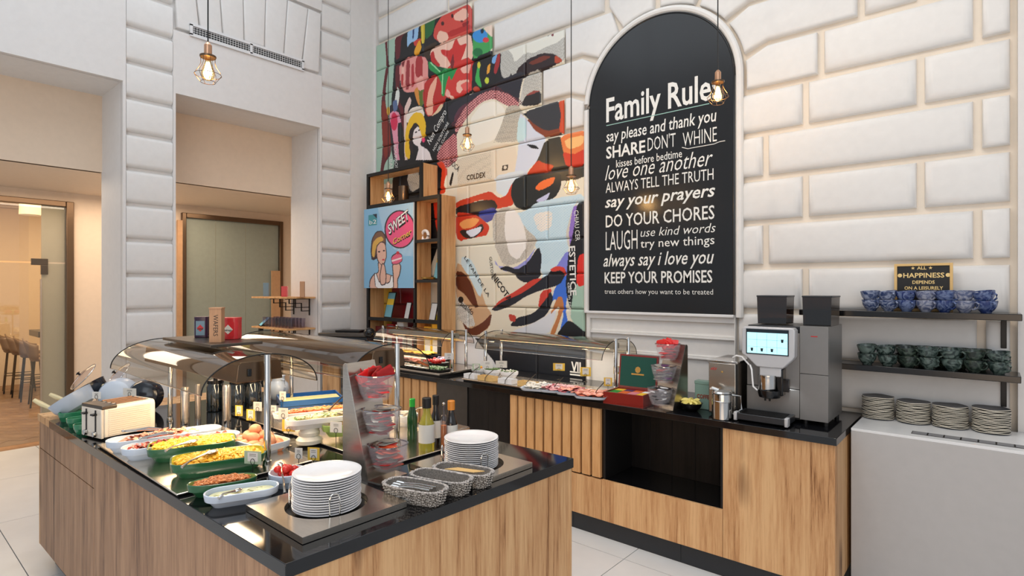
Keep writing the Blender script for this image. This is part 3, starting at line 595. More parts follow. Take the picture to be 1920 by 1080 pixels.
# door 2: frosted double door in a bronze frame
d = MB(); bar(d, d2a, d2a+.05, 0, zd); bar(d, d2b-.05, d2b, 0, zd); bar(d, d2a+.0502, d2b-.0502, zd-.06, zd); d = struct(d.build('door_2', 'bronze', bevel=.006))
mat('tan_post', (196, 152, 112), .5, var=.06); mat('frosted', (152, 158, 146), .3, var=.03); ym = [d2a+.05, d2a+.05+(d2b-d2a-.1)*.30, d2a+.05+(d2b-d2a-.1)*.62, d2b-.05]
for i in range(3): MB().box(XD-.01, ym[i]+.002, .02, XD+.003, ym[i+1]-.002, zd-.06).build('frosted_panel', 'frosted', d)
for y0, y1 in ((d2a-.055, d2a), (d2b-.17, d2b-.05)): MB().box(XD+.03, y0, 0, XD+.06, y1, zd-.1 if y0 < 3 else 1.9).build('timber_post', 'tan_post', d)
# ventilation grille
g = thing('ventilation_grille', 'long narrow white ventilation grille on the wall above the second opening', 'vent', (XL, ys(358), 3.6))
ya, yb = 0, ys(567)-ys(358); zv = XP(358, 46, XL).z-3.6; hv = .095
z0 = zv-hv; MB().box(0, ya, z0, .004, yb, zv).build('backing', 'black', g)
f = MB(); f.box(.004, ya-.012, zv-.012, .016, yb+.012, zv+.012); f.box(.004, ya-.012, z0-.012, .016, yb+.012, z0+.012)
for y in (ya, (ya+yb)/2, yb): f.box(.004, y-.012, z0, .016, y+.012, zv)
f.build('frame', 'white_gloss', g)
sm = MB().box(.004, .012, 0, .010, (yb-ya)/2-.012, .003).mesh('slat', 'white_gloss', False)
for y in (ya, (ya+yb)/2):
    for i in range(1, 5): inst('slat', sm, g, (0, y, z0+hv*i/5-.003))
vm_ = MB().box(.004, -.0013, .01, .009, .0013, hv-.01).mesh('fin', 'white_gloss', False)
n = 44
for i in range(1, n): inst('fin', vm_, g, (0, ya+(yb-ya)*i/n, z0))
# next room seen through the door
struct(MB().box(-12.9, -2, 0, -12.8, 4.6, 3.6).build('wall_far', 'wall_warm', smooth=False))
struct(MB().box(-12.9, 4.5, 0, -7.8, 4.6, 3.6).build('wall_far_side', 'wall_warm', smooth=False))
struct(MB().box(-12.9, -2, 3.5, -7.87, 4.6, 3.6).build('ceiling', 'wall_warm', smooth=False))
for i, z in enumerate((3.02, 3.18)): struct(MB().box(-12.8, -2, z, -12.74, 4.5, z+.04).build('trim_%d' % (5+i), 'wall_cream', bevel=.01))
struct(MB().box(-12.8, -2, .0, -12.78, 4.5, .66).build('trim_7', 'wall_cream', smooth=False))
struct(MB().box(-5.75, -3.2, H, 1.8, 4.3, H+.1).build('ceiling', 'ceiling_white', smooth=False))
# ================================================================== CHALKBOARD
cb = thing('chalkboard', 'tall arched black chalkboard lettered with family rules on the back wall', 'chalkboard', (AX, YW, 1.468))
n = 48; q = [(-AR, 0), (AR, 0)]+[(AR*math.cos(math.pi*i/n), AZ-1.468+AR*math.sin(math.pi*i/n)) for i in range(n+1)]
MB().prismY(q, -.016, .02).build('board', 'chalkboard', cb, bevel=.002)
rim = [(AR, -.012, .0)]+[((AR)*math.cos(math.pi*i/n), -.012, AZ-1.468+AR*math.sin(math.pi*i/n)) for i in range(n+1)]+[(-AR, -.012, 0)]
MB().tube(rim, .008, 8).build('frame', 'black_gloss', cb)
yb_ = YW-.0175
def ch(s, px0, px1, pb_, pt_, **k):
    a = YP(px0, pb_, yb_); b = YP(px0, pt_, yb_); x1 = YP(px1, pb_, yb_).x
    return text(s, 'lettering', 'chalk', a, U, V, x1-a.x, b.z-a.z, cb, loc0=cb.location, **k)
zx = lambda x: 1090+x/2.2516
zy = lambda y: 120+y/2.2516
for s, a, b, yb2, yt2, k in (
    ('Family Rules', 105, 590, 245, 148, dict(bold=.035)), ('say please and thank you', 105, 570, 330, 283, dict(bold=.02, shear=.12)),
    ('SHARE', 105, 270, 400, 352, dict(bold=.04)), ("DON'T", 280, 398, 368, 312, dict(bold=.0)), ('WHINE', 428, 572, 350, 290, dict(bold=-.005)),
    ('kisses before bedtime', 147, 425, 437, 406, dict(bold=.012)), ('love one another', 100, 555, 492, 430, dict(shear=.35, bold=.0)),
    ('ALWAYS TELL THE TRUTH', 103, 558, 545, 503, dict(bold=.005)), ('say your prayers', 100, 565, 607, 560, dict(shear=.25, bold=.03)),
    ('DO YOUR CHORES', 103, 562, 690, 640, dict(bold=.02)), ('LAUGH', 103, 237, 787, 708, dict(bold=.0)), ('use kind words', 250, 567, 730, 694, dict(shear=.25)),
    ('try new things', 250, 562, 776, 741, dict(bold=.01)), ('always say i love you', 93, 560, 855, 803, dict(shear=.3, bold=.02)),
    ('KEEP YOUR PROMISES', 98, 553, 925, 880, dict(bold=.03)), ('treat others how you want to be treated', 98, 556, 970, 950, dict(bold=.0))):
    k['bold'] = k.get('bold', 0)*.6-.004; ch(s, zx(a), zx(b), zy(yb2), zy(yt2), **k)
a = YP(1137, 235, yb_)-Vector(cb.location); b = YP(1330, 197, yb_)-Vector(cb.location)
MB().box(a.x, a.y-.0005, a.z-.006, b.x, a.y, a.z).build('underline', 'teal_line', cb)
sw = [YP(zx(a_), zy(b_), yb_-.001)-Vector(cb.location) for a_, b_ in ((425, 352), (450, 358), (480, 352), (520, 345), (560, 338), (585, 328), (607, 324))]
MB().tube(sw, .003, 5).build('flourish', 'chalk', cb)
# slab serifs on the heading and capitals are drawn as short strokes
# ================================================================== PENDANTS
def pendant(px, py, y, lab, big=1):
    p = YP(px, py, y); t = thing('pendant_lamp', lab, 'lamp', p, 0, 'caged bulb pendants')
    MB().tube([(0, 0, .12), (0, 0, H-p.z)], .0035, 6).build('cable', 'black', t)
    MB().lathe([(.016, .065), (.018, .07), (.018, .115), (.010, .125), (.005, .13)], 14).build('lamp_socket', 'copper', t)
    MB().lathe([(.036, .052), (.038, .056), (.038, .062), (.02, .066)], 16).build('collar', 'bronze', t)
    b = MB().lathe([(.0, -.062), (.012, -.060), (.024, -.052), (.031, -.036), (.032, -.02), (.026, 0), (.016, .024), (.013, .045), (.013, .06)], 16, cap=False)
    b.build('bulb', 'bulb_glass', t)
    f = MB()
    for i in range(4):
        a = i*math.pi/2; c, s = math.cos(a), math.sin(a); f.tube([(.006*c, .006*s, .03), (.013*c, .013*s, .0), (.011*c, .011*s, -.03), (.004*c, .004*s, -.035)], .0022, 5)
    f.build('filament', 'filament', t)
    cg = MB()
    for i in range(6):
        a = i*math.pi/3; c, s = math.cos(a), math.sin(a)
        cg.tube([(r*c, r*s, z) for r, z in ((.032, .056), (.032, .025), (.040, .005), (.056, -.02), (.060, -.035), (.046, -.055), (.034, -.07))], .0014, 5)
    for r, z in ((.061, -.033), (.034, -.07)): cg.tube([(r*math.cos(i*math.pi/10), r*math.sin(i*math.pi/10), z) for i in range(20)], .0014, 5, closed=True)
    cg.build('cage', 'bronze', t)
    l = light('pendant_bulb_light', 'POINT', (0, 0, -.015), 3.2, (1, .72, .42), .03); l.parent = t
glass('bulb_glass', (255, 236, 200), 1.35, .02)
mat('filament', (255, 196, 110), .5, emit=60)
pendant(390, 128, XP(390, 128, -3.0).y, 'caged pendant bulb nearest the camera, before the left wall')
pendant(1346, 172, 3.36, 'caged pendant bulb in front of the chalkboard heading')
pendant(1071, 345, 3.38, 'caged pendant bulb just left of the chalkboard')
pendant(876, 266, 3.35, 'caged pendant bulb in front of the mural face')
pendant(728, 366, 3.35, 'caged pendant bulb in front of the open shelf unit')
# ================================================================== BACK COUNTER
YF = 3.20
TZ = .90
xf = lambda px: YP(px, 541, YF+.015).x
XC1 = Z(1569.5, 821.6, .9).x; XC0 = -5.38
ct = thing('counter_worktop', 'long glossy black stone worktop of the back buffet counter', 'worktop', (-3, 3.6, .86))
MB(Matrix.Translation((3, -3.6, -.86))).hexa([(XC0, YF), (XC1, YF), (XC1, YW-.03), (XC0, YW-.03)], .862, .90).build('slab', 'black_stone', ct, bevel=.0015)
ZB = .125
def cabinet(name, lab, px0, px1, group=None): return thing(name, lab, 'cabinet', (xf(px0) if px0 > 0 else XC0+.02, YF+.015, 0), 0, group)
def panel(par, x0, x1, z0, z1, m='oak', y0=0, th=.02, name='panel'):
    M = Matrix.Translation(-Vector(par.location)); return MB(M).box(x0+.0012, YF+.015+y0, z0, x1-.0012, YF+.015+y0+th, z1).build(name, m, par, bevel=.001)
def slats(par, x0, x1, z0, z1, n):
    pit = (x1-x0)/n; me = MB().box(0, 0, z0, pit*.80, .022, z1).mesh('slat', 'oak_slat', False)
    for i in range(n): inst('slat', me, par, (x0+pit*i+pit*.1-par.location.x, 0, 0))
    panel(par, x0, x1, z0-.0, z1, 'bronze', .028, .01, 'backing')
X = {p: xf(p) for p in (636, 700, 819, 876, 955, 1127.5, 1355, 1567)}
c = cabinet('base_cabinet', 'oak panelled base cabinet at the far left end of the back counter', -1, 636); panel(c, XC0+.02, X[636], ZB, .86)
c = cabinet('open_bay', 'dark open bay between oak panel and left slatted cabinet', 636, 700); panel(c, X[636], X[700], ZB, .86, 'black', .35); panel(c, X[636], X[700], ZB, .15, 'black', .0, .35, 'bottom')
c = cabinet('slatted_cabinet', 'slatted oak base cabinet behind the bottles', 700, 819); slats(c, X[700], X[819], .30, .855, 8); panel(c, X[700], X[819], ZB, .29)
c = cabinet('refrigerated_cabinet', 'plain dark steel base cabinet beside the left slatted one', 819, 876); mat('steel_door', (92, 88, 84), .3, .8, var=.05); panel(c, X[819], X[876], .15, .86, 'steel_door')
c = cabinet('dark_cabinet', 'black panelled base cabinet between steel and slatted ones', 876, 955)
for i in range(2): panel(c, X[876]+(X[955]-X[876])*i/2, X[876]+(X[955]-X[876])*(i+1)/2, .15, .86, 'dark_board', .01)
c = cabinet('slatted_cabinet', 'wide slatted oak base cabinet in the middle of the back counter', 955, 1127.5)
slats(c, X[955], X[1127.5], .40, .855, 10); panel(c, X[955], X[1127.5], ZB, .388)
c = cabinet('open_niche_cabinet', 'base cabinet with a deep black open niche over a low oak front', 1127.5, 1355); a, b = X[1127.5], X[1355]
panel(c, a, b, ZB, .392, 'oak', name='front_panel')
panel(c, a, b, .38, .392, 'black_gloss', .02, .40, 'niche_floor'); panel(c, a, b, .392, .86, 'dark_board', .38, .02, 'niche_back')
for x in (a, b-.02): panel(c, x, x+.02, .392, .86, 'black', .02, .38, 'niche_side')
for i in range(1, 5): panel(c, a+(b-a)*i/5-.002, a+(b-a)*i/5+.002, .40, .86, 'black', .375, .01, 'joint_strip')
c = cabinet('base_cabinet', 'oak base cabinet under the coffee machine with plain front', 1355, 1567); a, b = X[1355], XC1-.008
panel(c, a, b, ZB, .86, 'oak', name='door')
M = Matrix.Translation(-Vector(c.location)); MB(M).box(b-.02, YF+.037, ZB, b, YF+.30, .86).build('side_panel', 'oak', c, bevel=.001)
MB(M).box(b-.02, YF+.302, ZB, b, YW-.05, .86).build('side_panel', 'oak_slat', c, bevel=.001)
c = thing('counter_plinth', 'black recessed plinth under the back counter', 'plinth', (-3, 3.3, 0))
for i in range(6):
    x0 = XC0+.05+(b-XC0-.1)*i/6; x1 = XC0+.05+(b-XC0-.1)*(i+1)/6
    MB(Matrix.Translation((3, -3.3, 0))).box(x0+.001, YF+.05, 0, x1-.001, YF+.07, .125).build('plinth_board', 'black_edge', c)
# radiator casing right of it
rx0 = XC1+.012; YR = 3.50
c = thing('radiator_casing', 'plain white radiator casing under the cup shelves', 'radiator cover', (rx0, YR, 0)); wr = 1.7-rx0
mat('casing', (180, 177, 175), .45)
MB().box(0, 0, 0, wr, .015, .885).build('front_panel', 'casing', c, bevel=.002)
MB().box(0, 0, .885, wr, YW-.03-YR, .90).build('top_board', 'white_gloss', c, bevel=.002)
MB().box(0, .015, 0, .015, YW-.03-YR, .885).build('side_panel', 'casing', c)
mat('grille_grey', (130, 130, 132), .6); g0 = Z(1712, 806, .9); gx = g0.x-rx0
MB().box(gx, .065, .9, wr, .135, .9012).build('grille_recess', 'black', c)
gm = MB().box(0, .070, .9012, .060, .127, .903).mesh('grille_plate', 'grille_grey', False); i = 0
while gx+i*.067 < wr-.07: inst('grille_plate', gm, c, (gx+.004+i*.067, 0, 0)); i += 1
# ================================================================== WALL SHELVES, CUPS, LETTER BOARD
def shelf(x0, x1, zt, lab, g=None):
    t = thing('wall_shelf', lab, 'shelf', (x0, YW, zt), 0, g)
    MB().box(0, -.21, -.034, x1-x0, -.005, 0).build('board', 'black_gloss', t, bevel=.003)
    bx = [.036-x0]
    b = MB()
    for xx in bx: b.box(xx-.012, -.009, -.19, xx+.012, -.004, -.034); b.box(xx-.012, -.12, -.039, xx+.012, -.004, -.034)
    b.build('bracket', 'black_metal', t, bevel=.002)
    return t
zs1, zs2 = 1.522, 1.211
shelf(YP(1498, 582, YW-.21).x, YP(1917, 588, YW-.21).x, zs1, 'upper black wall shelf carrying the blue cups')
shelf(YP(1560, 680, YW-.21).x, YP(1915, 708, YW-.21).x, zs2, 'lower black wall shelf carrying the dark green cups')
def glaze(name, a, b):
    m = bpy.data.materials.new(name); m.use_nodes = True; MT[name] = m; n = m.node_tree.nodes; L = m.node_tree.links; p = n['Principled BSDF']; p.inputs['Roughness'].default_value = .22
    oi = n.new('ShaderNodeObjectInfo'); tc = n.new('ShaderNodeTexCoord'); ad = n.new('ShaderNodeVectorMath'); ad.operation = 'ADD'; L.new(tc.outputs['Object'], ad.inputs[0])
    sc = n.new('ShaderNodeVectorMath'); sc.operation = 'SCALE'; L.new(oi.outputs['Location'], sc.inputs[0]); sc.inputs['Scale'].default_value = 3; L.new(sc.outputs[0], ad.inputs[1])
    ns = n.new('ShaderNodeTexNoise'); ns.inputs['Scale'].default_value = 28; ns.inputs['Distortion'].default_value = 1.6; L.new(ad.outputs[0], ns.inputs[0])
    cr = n.new('ShaderNodeValToRGB'); cr.color_ramp.elements[0].position = .40; cr.color_ramp.elements[1].position = .62
    cr.color_ramp.elements[0].color = (*lin(a), 1); cr.color_ramp.elements[1].color = (*lin(b), 1); L.new(ns.outputs[0], cr.inputs[0]); L.new(cr.outputs[0], p.inputs['Base Color'])
glaze('glaze_blue', (48, 64, 104), (150, 160, 184)); glaze('glaze_indigo', (36, 54, 108), (112, 128, 166)); glaze('glaze_slate', (88, 98, 132), (160, 164, 180))
glaze('glaze_green', (34, 48, 46), (96, 112, 106)); glaze('glaze_dark', (28, 38, 34), (72, 86, 76))
def cup_proto(m, lab):
    t = thing('cup', lab, 'cup', (0, 0, 0), 0, 'cups')
    MB().lathe([(.022, 0), (.024, .004), (.034, .016), (.044, .034), (.049, .058), (.0495, .064), (.0475, .064), (.046, .056), (.040, .034), (.028, .014), (.0, .010)], 24, cap=False).build('bowl', m, t)
    MB().tube([(.044+dx, 0, z) for dx, z in ((-.002, .05), (.016, .056), (.027, .046), (.024, .028), (.008, .018), (-.008, .018))], .0048, 7).build('handle', m, t)
    return t
cols = [1634, 1666, 1700, 1736, 1771, 1809, 1849]; gl = ['glaze_blue', 'glaze_blue', 'glaze_indigo', 'glaze_slate', 'glaze_indigo', 'glaze_slate', 'glaze_indigo']
pos = ['first', 'second', 'third', 'fourth', 'fifth', 'sixth', 'last']
base = cup_proto('glaze_blue', ''); C_ = {}
def place_cup(p, m, lab, grp, rz, tilt=0):
    r = dup(base, p, rz, lab, grp); r.rotation_euler = (tilt, 0, rz)
    for ch in r.children:
        k = (ch.data.name.split('.')[0], m)
        if k not in C_: C_[k] = ch.data.copy(); C_[k].materials.clear(); C_[k].materials.append(MT[m])
        ch.data = C_[k]
    return r
for i, px in enumerate(cols):
    p = YP(px, 583, YW-.125); p.z = zs1
    place_cup(p, gl[i], '%s blue glazed cup from the left in the lower tier, top shelf' % pos[i], 'blue cups on the upper shelf', R(-48+random.uniform(-15, 15)))
    q = p+Vector((random.uniform(-.006, .006), 0, .050)); place_cup(q, gl[i] if i != 3 else 'glaze_slate', '%s blue glazed cup from the left in the upper tier, top shelf' % pos[i], 'blue cups on the upper shelf', R(-35+random.uniform(-25, 30)), R(random.uniform(4, 11)))
cols = [1626, 1664, 1704, 1742, 1785, 1827, 1873]
for i, px in enumerate(cols):
    p = YP(px, 690, YW-.155); p.z = zs2; m = 'glaze_dark' if i in (2, 5) else 'glaze_green'
    place_cup(p, m, '%s dark green cup from the left, lower tier of the lower shelf' % pos[i], 'dark green cups on the lower shelf', R(-48+random.uniform(-15, 15)))
    q = p+Vector((random.uniform(-.006, .006), 0, .050)); place_cup(q, m, '%s dark green cup from the left, upper tier of the lower shelf' % pos[i], 'dark green cups on the lower shelf', R(-35+random.uniform(-25, 30)), R(random.uniform(4, 11)))
for i, px in enumerate((1697, 1731, 1765, 1800, 1838)):
    p = YP(px, 690, YW-.057); p.z = zs2
    for dz in (0, .05): place_cup(p+Vector((0, 0, dz)), 'glaze_dark', 'dark cup in the back row of the lower shelf, half hidden by the front cups', 'back row of cups on the lower shelf', R(random.uniform(-60, 60)))
for ch in list(base.children): bpy.data.objects.remove(ch)
bpy.data.objects.remove(base)
# letter board
a = YP(1677, 495, YW-.05); b = YP(1787, 495, YW-.05); wb = b.x-a.x; hb = a.z-zs1
t = thing('letter_board', 'small black letter board in a pale wood frame behind the blue cups', 'sign', (a.x, YW-.05, zs1)); hb = .27
MB().box(.012, -.004, .012, wb-.012, .008, hb-.012).build('felt_board', 'black', t)
f = MB(); f.box(0, -.01, 0, .014, .01, hb); f.box(wb-.014, -.01, 0, wb, .01, hb); f.box(.014, -.01, hb-.014, wb-.014, .01, hb); f.box(.014, -.01, 0, wb-.014, .01, .014); mat('pale_wood', (222, 184, 120), .5); f.build('frame', 'pale_wood', t, bevel=.001)
mat('letter_gold', (240, 208, 140), .5)
for s, u0, u1, z, h in (('ALL', .40, .56, .236, .017), ('HAPPINESS', .16, .86, .190, .026), ('DEPENDS', .32, .70, .155, .018), ('ON A LEISURELY', .18, .84, .122, .018), ('BREAKFAST', .3, .7, .09, .018)):
    text(s, 'lettering', 'letter_gold', (wb*u0, -.0045, z), U, V, wb*(u1-u0), h, t, bold=.02)
st = MB()
for u0, z in ((.33, .244), (.63, .244)):
    p = [(wb*u0+math.sin(i*math.pi/5)*(.010 if i % 2 == 0 else .004), z+math.cos(i*math.pi/5)*(.010 if i % 2 == 0 else .004)) for i in range(10)]; st.prismY(p, -.006, -.004)
for u0 in (.10, .92):
    p = [(wb*u0+.011*math.cos(i*math.pi/6), .203+.011*math.sin(i*math.pi/6)) for i in range(12)]; st.prismY(p, -.006, -.004)
st.build('symbols', 'letter_gold', t)
# side plates on the radiator casing
mat('clay_rim', (232, 224, 206), .5); mat('clay_top', (74, 74, 76), .5, var=.15)
def wavy_plate(r=.079):
    n = 32; b = MB(); vs = []
    for rr, z in ((.55, .0), (.9, .003), (1.0, .0048), (1.0, .0082), (.93, .0068), (.55, .0035), (0, .0035)):
        for i in range(n):
            a = 2*math.pi*i/n; w_ = 1+.012*math.sin(3*a)+.008*math.sin(7*a+1); vs.append((r*rr*w_*math.cos(a), r*rr*w_*math.sin(a), z+(.0012*math.sin(4*a) if rr > .9 else 0)))
    fs = [(j*n+i, j*n+(i+1) % n, (j+1)*n+(i+1) % n, (j+1)*n+i) for j in range(6) for i in range(n)]; b.add(vs, fs); b.m = [1]*n+[1]*n+[0]*n+[1]*(3*n); return b.mesh('side_plate', ['clay_rim', 'clay_top'])
wp = wavy_plate()
for px, py, n_, nm in ((1653, 783, 15, 'first'), (1717, 791, 14, 'second'), (1784, 799, 14, 'third'), (1858, 808, 15, 'right-hand')):
    p = Z(px, py-7, .9); p.y = min(p.y, YW-.12); z = .9035
    for i in range(n_):
        o = inst('side_plate', wp, None, (p.x+random.uniform(-.0015, .0015), p.y+random.uniform(-.0015, .0015), z), (0, 0, random.uniform(0, 6.28)), (1, 1, 1)); z += .0083
        tag(o, ('topmost dark glazed side plate of the %s stack on the radiator casing' if i == n_-1 else 'stoneware side plate within the %s stack on the radiator casing') % nm, 'plate', '%s stack of side plates' % nm)
# ================================================================== ISLAND
A, B, Cc = Z(535, 1058, .9), Z(1075.6, 859.3, .9), Z(70.5, 775.5, .9); D = Cc+(B-A)
IO = Vector((A.x, A.y, 0))
def iq(f=0, z=0, q=(A, B, D, Cc)):   # island outline shrunk by f
    c = sum(q, Vector())/4; return [Vector((p.x-IO.x-math.copysign(f, p.x-c.x), p.y-IO.y-math.copysign(f, p.y-c.y))) for p in q]
iw = thing('island_worktop', 'glossy black stone worktop of the near buffet island', 'worktop', (IO.x, IO.y, .858))
sp = Vector((-(3.88), 0, 0)); K1 = .905
a, b, d_, c_ = iq(0)
e1 = a.lerp(c_, K1); e2 = b.lerp(d_, K1)
MB(Matrix.Translation((0, 0, -.858))).hexa([a, b, e2, e1], .8585, .90).build('slab', 'black_stone', iw, bevel=.0015)
MB(Matrix.Translation((0, 0, -.858))).hexa([e1, e2, d_, c_], .8585, .90).build('timber_end', 'oak', iw, bevel=.002)
ic = thing('island_cabinet', 'oak clad body of the near buffet island', 'cabinet', (IO.x, IO.y, 0))
q = iq(.006); th = .02
def side(p, r, name, z0=.125, z1=.858, t0=0., t1=1., m='oak', off=0, ch=None):
    p, r = Vector((p.x, p.y)), Vector((r.x, r.y)); dv = (r-p).normalized(); nv = Vector((-dv.y, dv.x)); p2 = p.lerp(r, t0)+nv*off; r2 = p.lerp(r, t1)+nv*off
    mb = MB()
    if ch:
        pr = [(0, z0), (1-ch, z0), (1, z0+.05), (1, z1), (0, z1)]; f = [p2.lerp(r2, u) for u, _ in pr]
        n_ = len(pr); mb.add([(*v, z) for v, (_, z) in zip(f, pr)]+[(*(v+nv*th), z) for v, (_, z) in zip(f, pr)], [tuple(range(n_)), tuple(range(n_, 2*n_))[::-1]]+[((i+1) % n_, i, i+n_, (i+1) % n_+n_) for i in range(n_)])
    else: mb.hexa([p2, r2, r2+nv*th, p2+nv*th], z0, z1)
    return mb.build(name, m, ic, bevel=.0008)
# long front (towards the camera's left): plain panel, then drawer over door at the far end
L0 = .616
zs_ = .70
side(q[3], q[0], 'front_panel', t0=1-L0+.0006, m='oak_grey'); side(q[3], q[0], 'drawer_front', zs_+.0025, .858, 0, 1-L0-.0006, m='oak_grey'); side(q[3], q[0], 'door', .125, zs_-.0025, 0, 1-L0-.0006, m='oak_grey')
side(q[0], q[1], 'end_panel'); side(q[1], q[2], 'back_panel'); side(q[2], q[3], 'end_panel')
pl = iq(.07); mb = MB(); mb.hexa([v for v in pl], 0, .125); mb.build('plinth', 'black_edge', ic)
TI = .90
# ---------------------------------------------------------------- heated canopies
mat('lamp_strip', (255, 214, 160), .5, emit=5); mat('rubber', (10, 10, 10), .6)
def canopy(name, lab, x0, x1, yc, half, zt, drop, posts, zb=TI, box=(.10, .085), heat=9, boxmat='bronze', col=(1, .80, .55), grp=None):
    t = thing(name, lab, 'heated canopy', (x0, yc, zb), 0, grp); O = Matrix.Translation((-x0, -yc, -zb))
    pr = [(half*math.sin(R(a)), zt-drop*(1-math.cos(R(a)))) for a in range(-90, 91, 6)]
    for sgn, nm in ((-1, 'glass_sheet'), (1, 'glass_sheet')):
        p = [v for v in pr if v[0]*sgn >= -.001]; mb = MB(O); n_ = len(p)
        mb.add([(x0, yc+y, z) for y, z in p]+[(x1, yc+y, z) for y, z in p], [(i, i+1, i+1+n_, i+n_) for i in range(n_-1)]); mb.build(nm, 'hood_glass', t)
        for x in (x0, x1): MB(O).tube([(x, yc+y, z) for y, z in p], .0028, 6).build('edge_seal', 'rubber', t)
        yy, zz = p[0] if sgn < 0 else p[-1]; MB(O).tube([(x0, yc+yy, zz), (x1, yc+yy, zz)], .0022, 6).build('edge_strip', 'steel_mirror', t)
    w_, h_ = box; z1 = zt-.03; mb = MB(O).prismX([(yc-w_, z1-h_), (yc+w_, z1-h_), (yc+w_*.92, z1-.012), (yc+w_*.8, z1), (yc-w_*.8, z1), (yc-w_*.92, z1-.012)], x0+.03, x1-.03)
    bx = mb.build('lamp_housing', boxmat, t, bevel=.004)
    MB(O).box(x0+.08, yc-w_*.6, z1-h_-.004, x1-.08, yc+w_*.6, z1-h_-.0005).build('lamp_strip', 'lamp_strip', t)
    sw = MB(O).box(x1-.03, yc-w_*.55, z1-h_*.72, x1-.024, yc-w_*.38, z1-h_*.35).build('switch', 'black_gloss', bx, bevel=.002)
    for px_, py_, top, r in posts:
        ps = MB(O).lathe([(r, zb), (r, top), (r*.9, top+.002)], 20, (px_, py_, 0)); ps.build('post', 'steel_mirror', t)
        MB(O).lathe([(r*1.45, zb), (r*1.45, zb+.006), (r*1.2, zb+.03), (r, zb+.032)], 20, (px_, py_, 0)).build('post_collar', 'steel_mirror', t)
    l = light('canopy_lamp', 'AREA', ((x1-x0)/2, 0, z1-h_-.012-zb), heat, col, x1-x0-.2, w_*1.0); l.parent = t; l.rotation_euler = (0, 0, 0)
    return t
canopy('heated_canopy', 'curved glass heated canopy over the scrambled eggs and bacon, front of the island', -3.50, -2.33, 1.125, .245, 1.375, .14, [(-2.317, 1.135, 1.372, .014), (-3.50, 1.16, 1.36, .012)], heat=4.5, grp='island canopies')
canopy('heated_canopy', 'curved glass canopy over the salad dishes, rear of the island', -3.50, -2.19, 1.685, .23, 1.385, .14, [(-2.175, 1.70, 1.385, .013), (-3.47, 1.86, 1.27, .012)], heat=4.5, grp='island canopies')
# dark tray with tins on the front canopy
t = thing('tray', 'dark rectangular tray on top of the front glass canopy carrying the tins', 'tray', (-2.99, 1.175, 1.378))
MB().box(-.30, -.12, .004, .30, .12, .018).build('tray_board', 'steel_dark', t, bevel=.002)
for x in (-.2, .2): MB().lathe([(.012, -.001), (.012, .005)], 12, (x, 0, 0)).build('foot', 'steel', t)
TT = 1.3965
def tin(px, py, w_, h_, m, lab, txt, tm, pm='porcelain_cream'):
    p = Z(px, py, TT); t = thing('tin', lab, 'tin', (p.x, p.y, TT), R(-40)); 
    MB().dish([(.002, 0), (0, .002), (0, h_-.012), (.003, h_-.010)], w_/2, w_/2, 32, ex=5).build('tin_body', m, t)
    MB().dish([(-.001, h_-.014), (-.001, h_-.001), (.004, h_)], w_/2, w_/2, 32, ex=5).build('lid', m, t)
    for rz in (0, math.pi/2):
        M = Matrix.Rotation(rz, 4, 'Z'); f = MB(M).prismY([(-w_*.32, .012), (w_*.32, .012), (w_*.32, h_-.022), (-w_*.32, h_-.022)], -w_/2-.001, -w_/2+.001); f.build('front_label', tm, t)
        r_ = w_*.26; f = MB(M).prismY([(0, h_*.45-r_), (r_, h_*.45), (0, h_*.45+r_*1.1), (-r_, h_*.45)], -w_/2-.0018, -w_/2); f.build('emblem', pm, t)
        uu = M @ Vector((1, 0, 0)); text(txt, 'lettering', 'black', M @ Vector((-w_*.2, -w_/2-.0022, h_*.38)), uu, V, w_*.4, h_*.10, t, shear=.3, bold=.02)
    return t
mat('tin_red', (206, 44, 50), .25); mat('tin_navy', (52, 28, 52), .25); mat('tin_label', (110, 136, 150), .4)
tin(380, 632, .066, .108, 'tin_navy', 'small dark purple tin with a grey blue label, left on the canopy tray', 'tea', 'tin_label', 'red')
tin(433, 635, .088, .108, 'tin_red', 'square red tin with a cream diamond emblem on the canopy tray', 'sirup', 'tin_red')
p = Z(407, 641, TT); t = thing('wooden_box', 'tall slim light wooden box between the two tins', 'box', (p.x, p.y, TT), R(-38)); mat('box_wood', (190, 142, 104), .5, var=.08, stretch=(8, 8, 1))
for x in (-.028, .024): MB().box(x, -.026, 0, x+.004, .026, .158).build('side_board', 'box_wood', t)
for y in (-.026, .022): MB().box(-.024, y, 0, .024, y+.004, .158).build('face_board', 'box_wood', t)
MB().box(-.030, -.028, .158, .030, .028, .164).build('lid', 'box_wood', t)
text('WAFERS', 'lettering', 'ink', (.0285, -.008, .13), Vector((0, 0, -1)), Vector((0, 1, 0)), .10, .02, t)
# ---------------------------------------------------------------- hot plate, cold plate
def steel_plate(lab, x0, y0, x1, y1, z=TI, h=.012, name='hot_plate', m='steel_brushed', cat='hot plate'):
    t = thing(name, lab, cat, (x0, y0, z)); MB().box(.008, .008, 0, x1-x0-.008, y1-y0-.008, h*.5).build('frame', 'black_metal', t)
    MB().box(0, 0, h*.5, x1-x0, y1-y0, h).build('plate', m, t, bevel=.003); return t
hp0, hp1 = Z(182, 833, .912), Z(343, 924, .912)
steel_plate('long brushed steel hot plate under the eggs and bacon dishes', hp0.x, min(hp0.y, hp1.y), hp1.x, 1.30)
ZH = .912
steel_plate('steel cold plate under the salad dishes at the rear of the island', -3.45, 1.46, -1.93, 2.02, name='cold_plate', cat='cold plate')
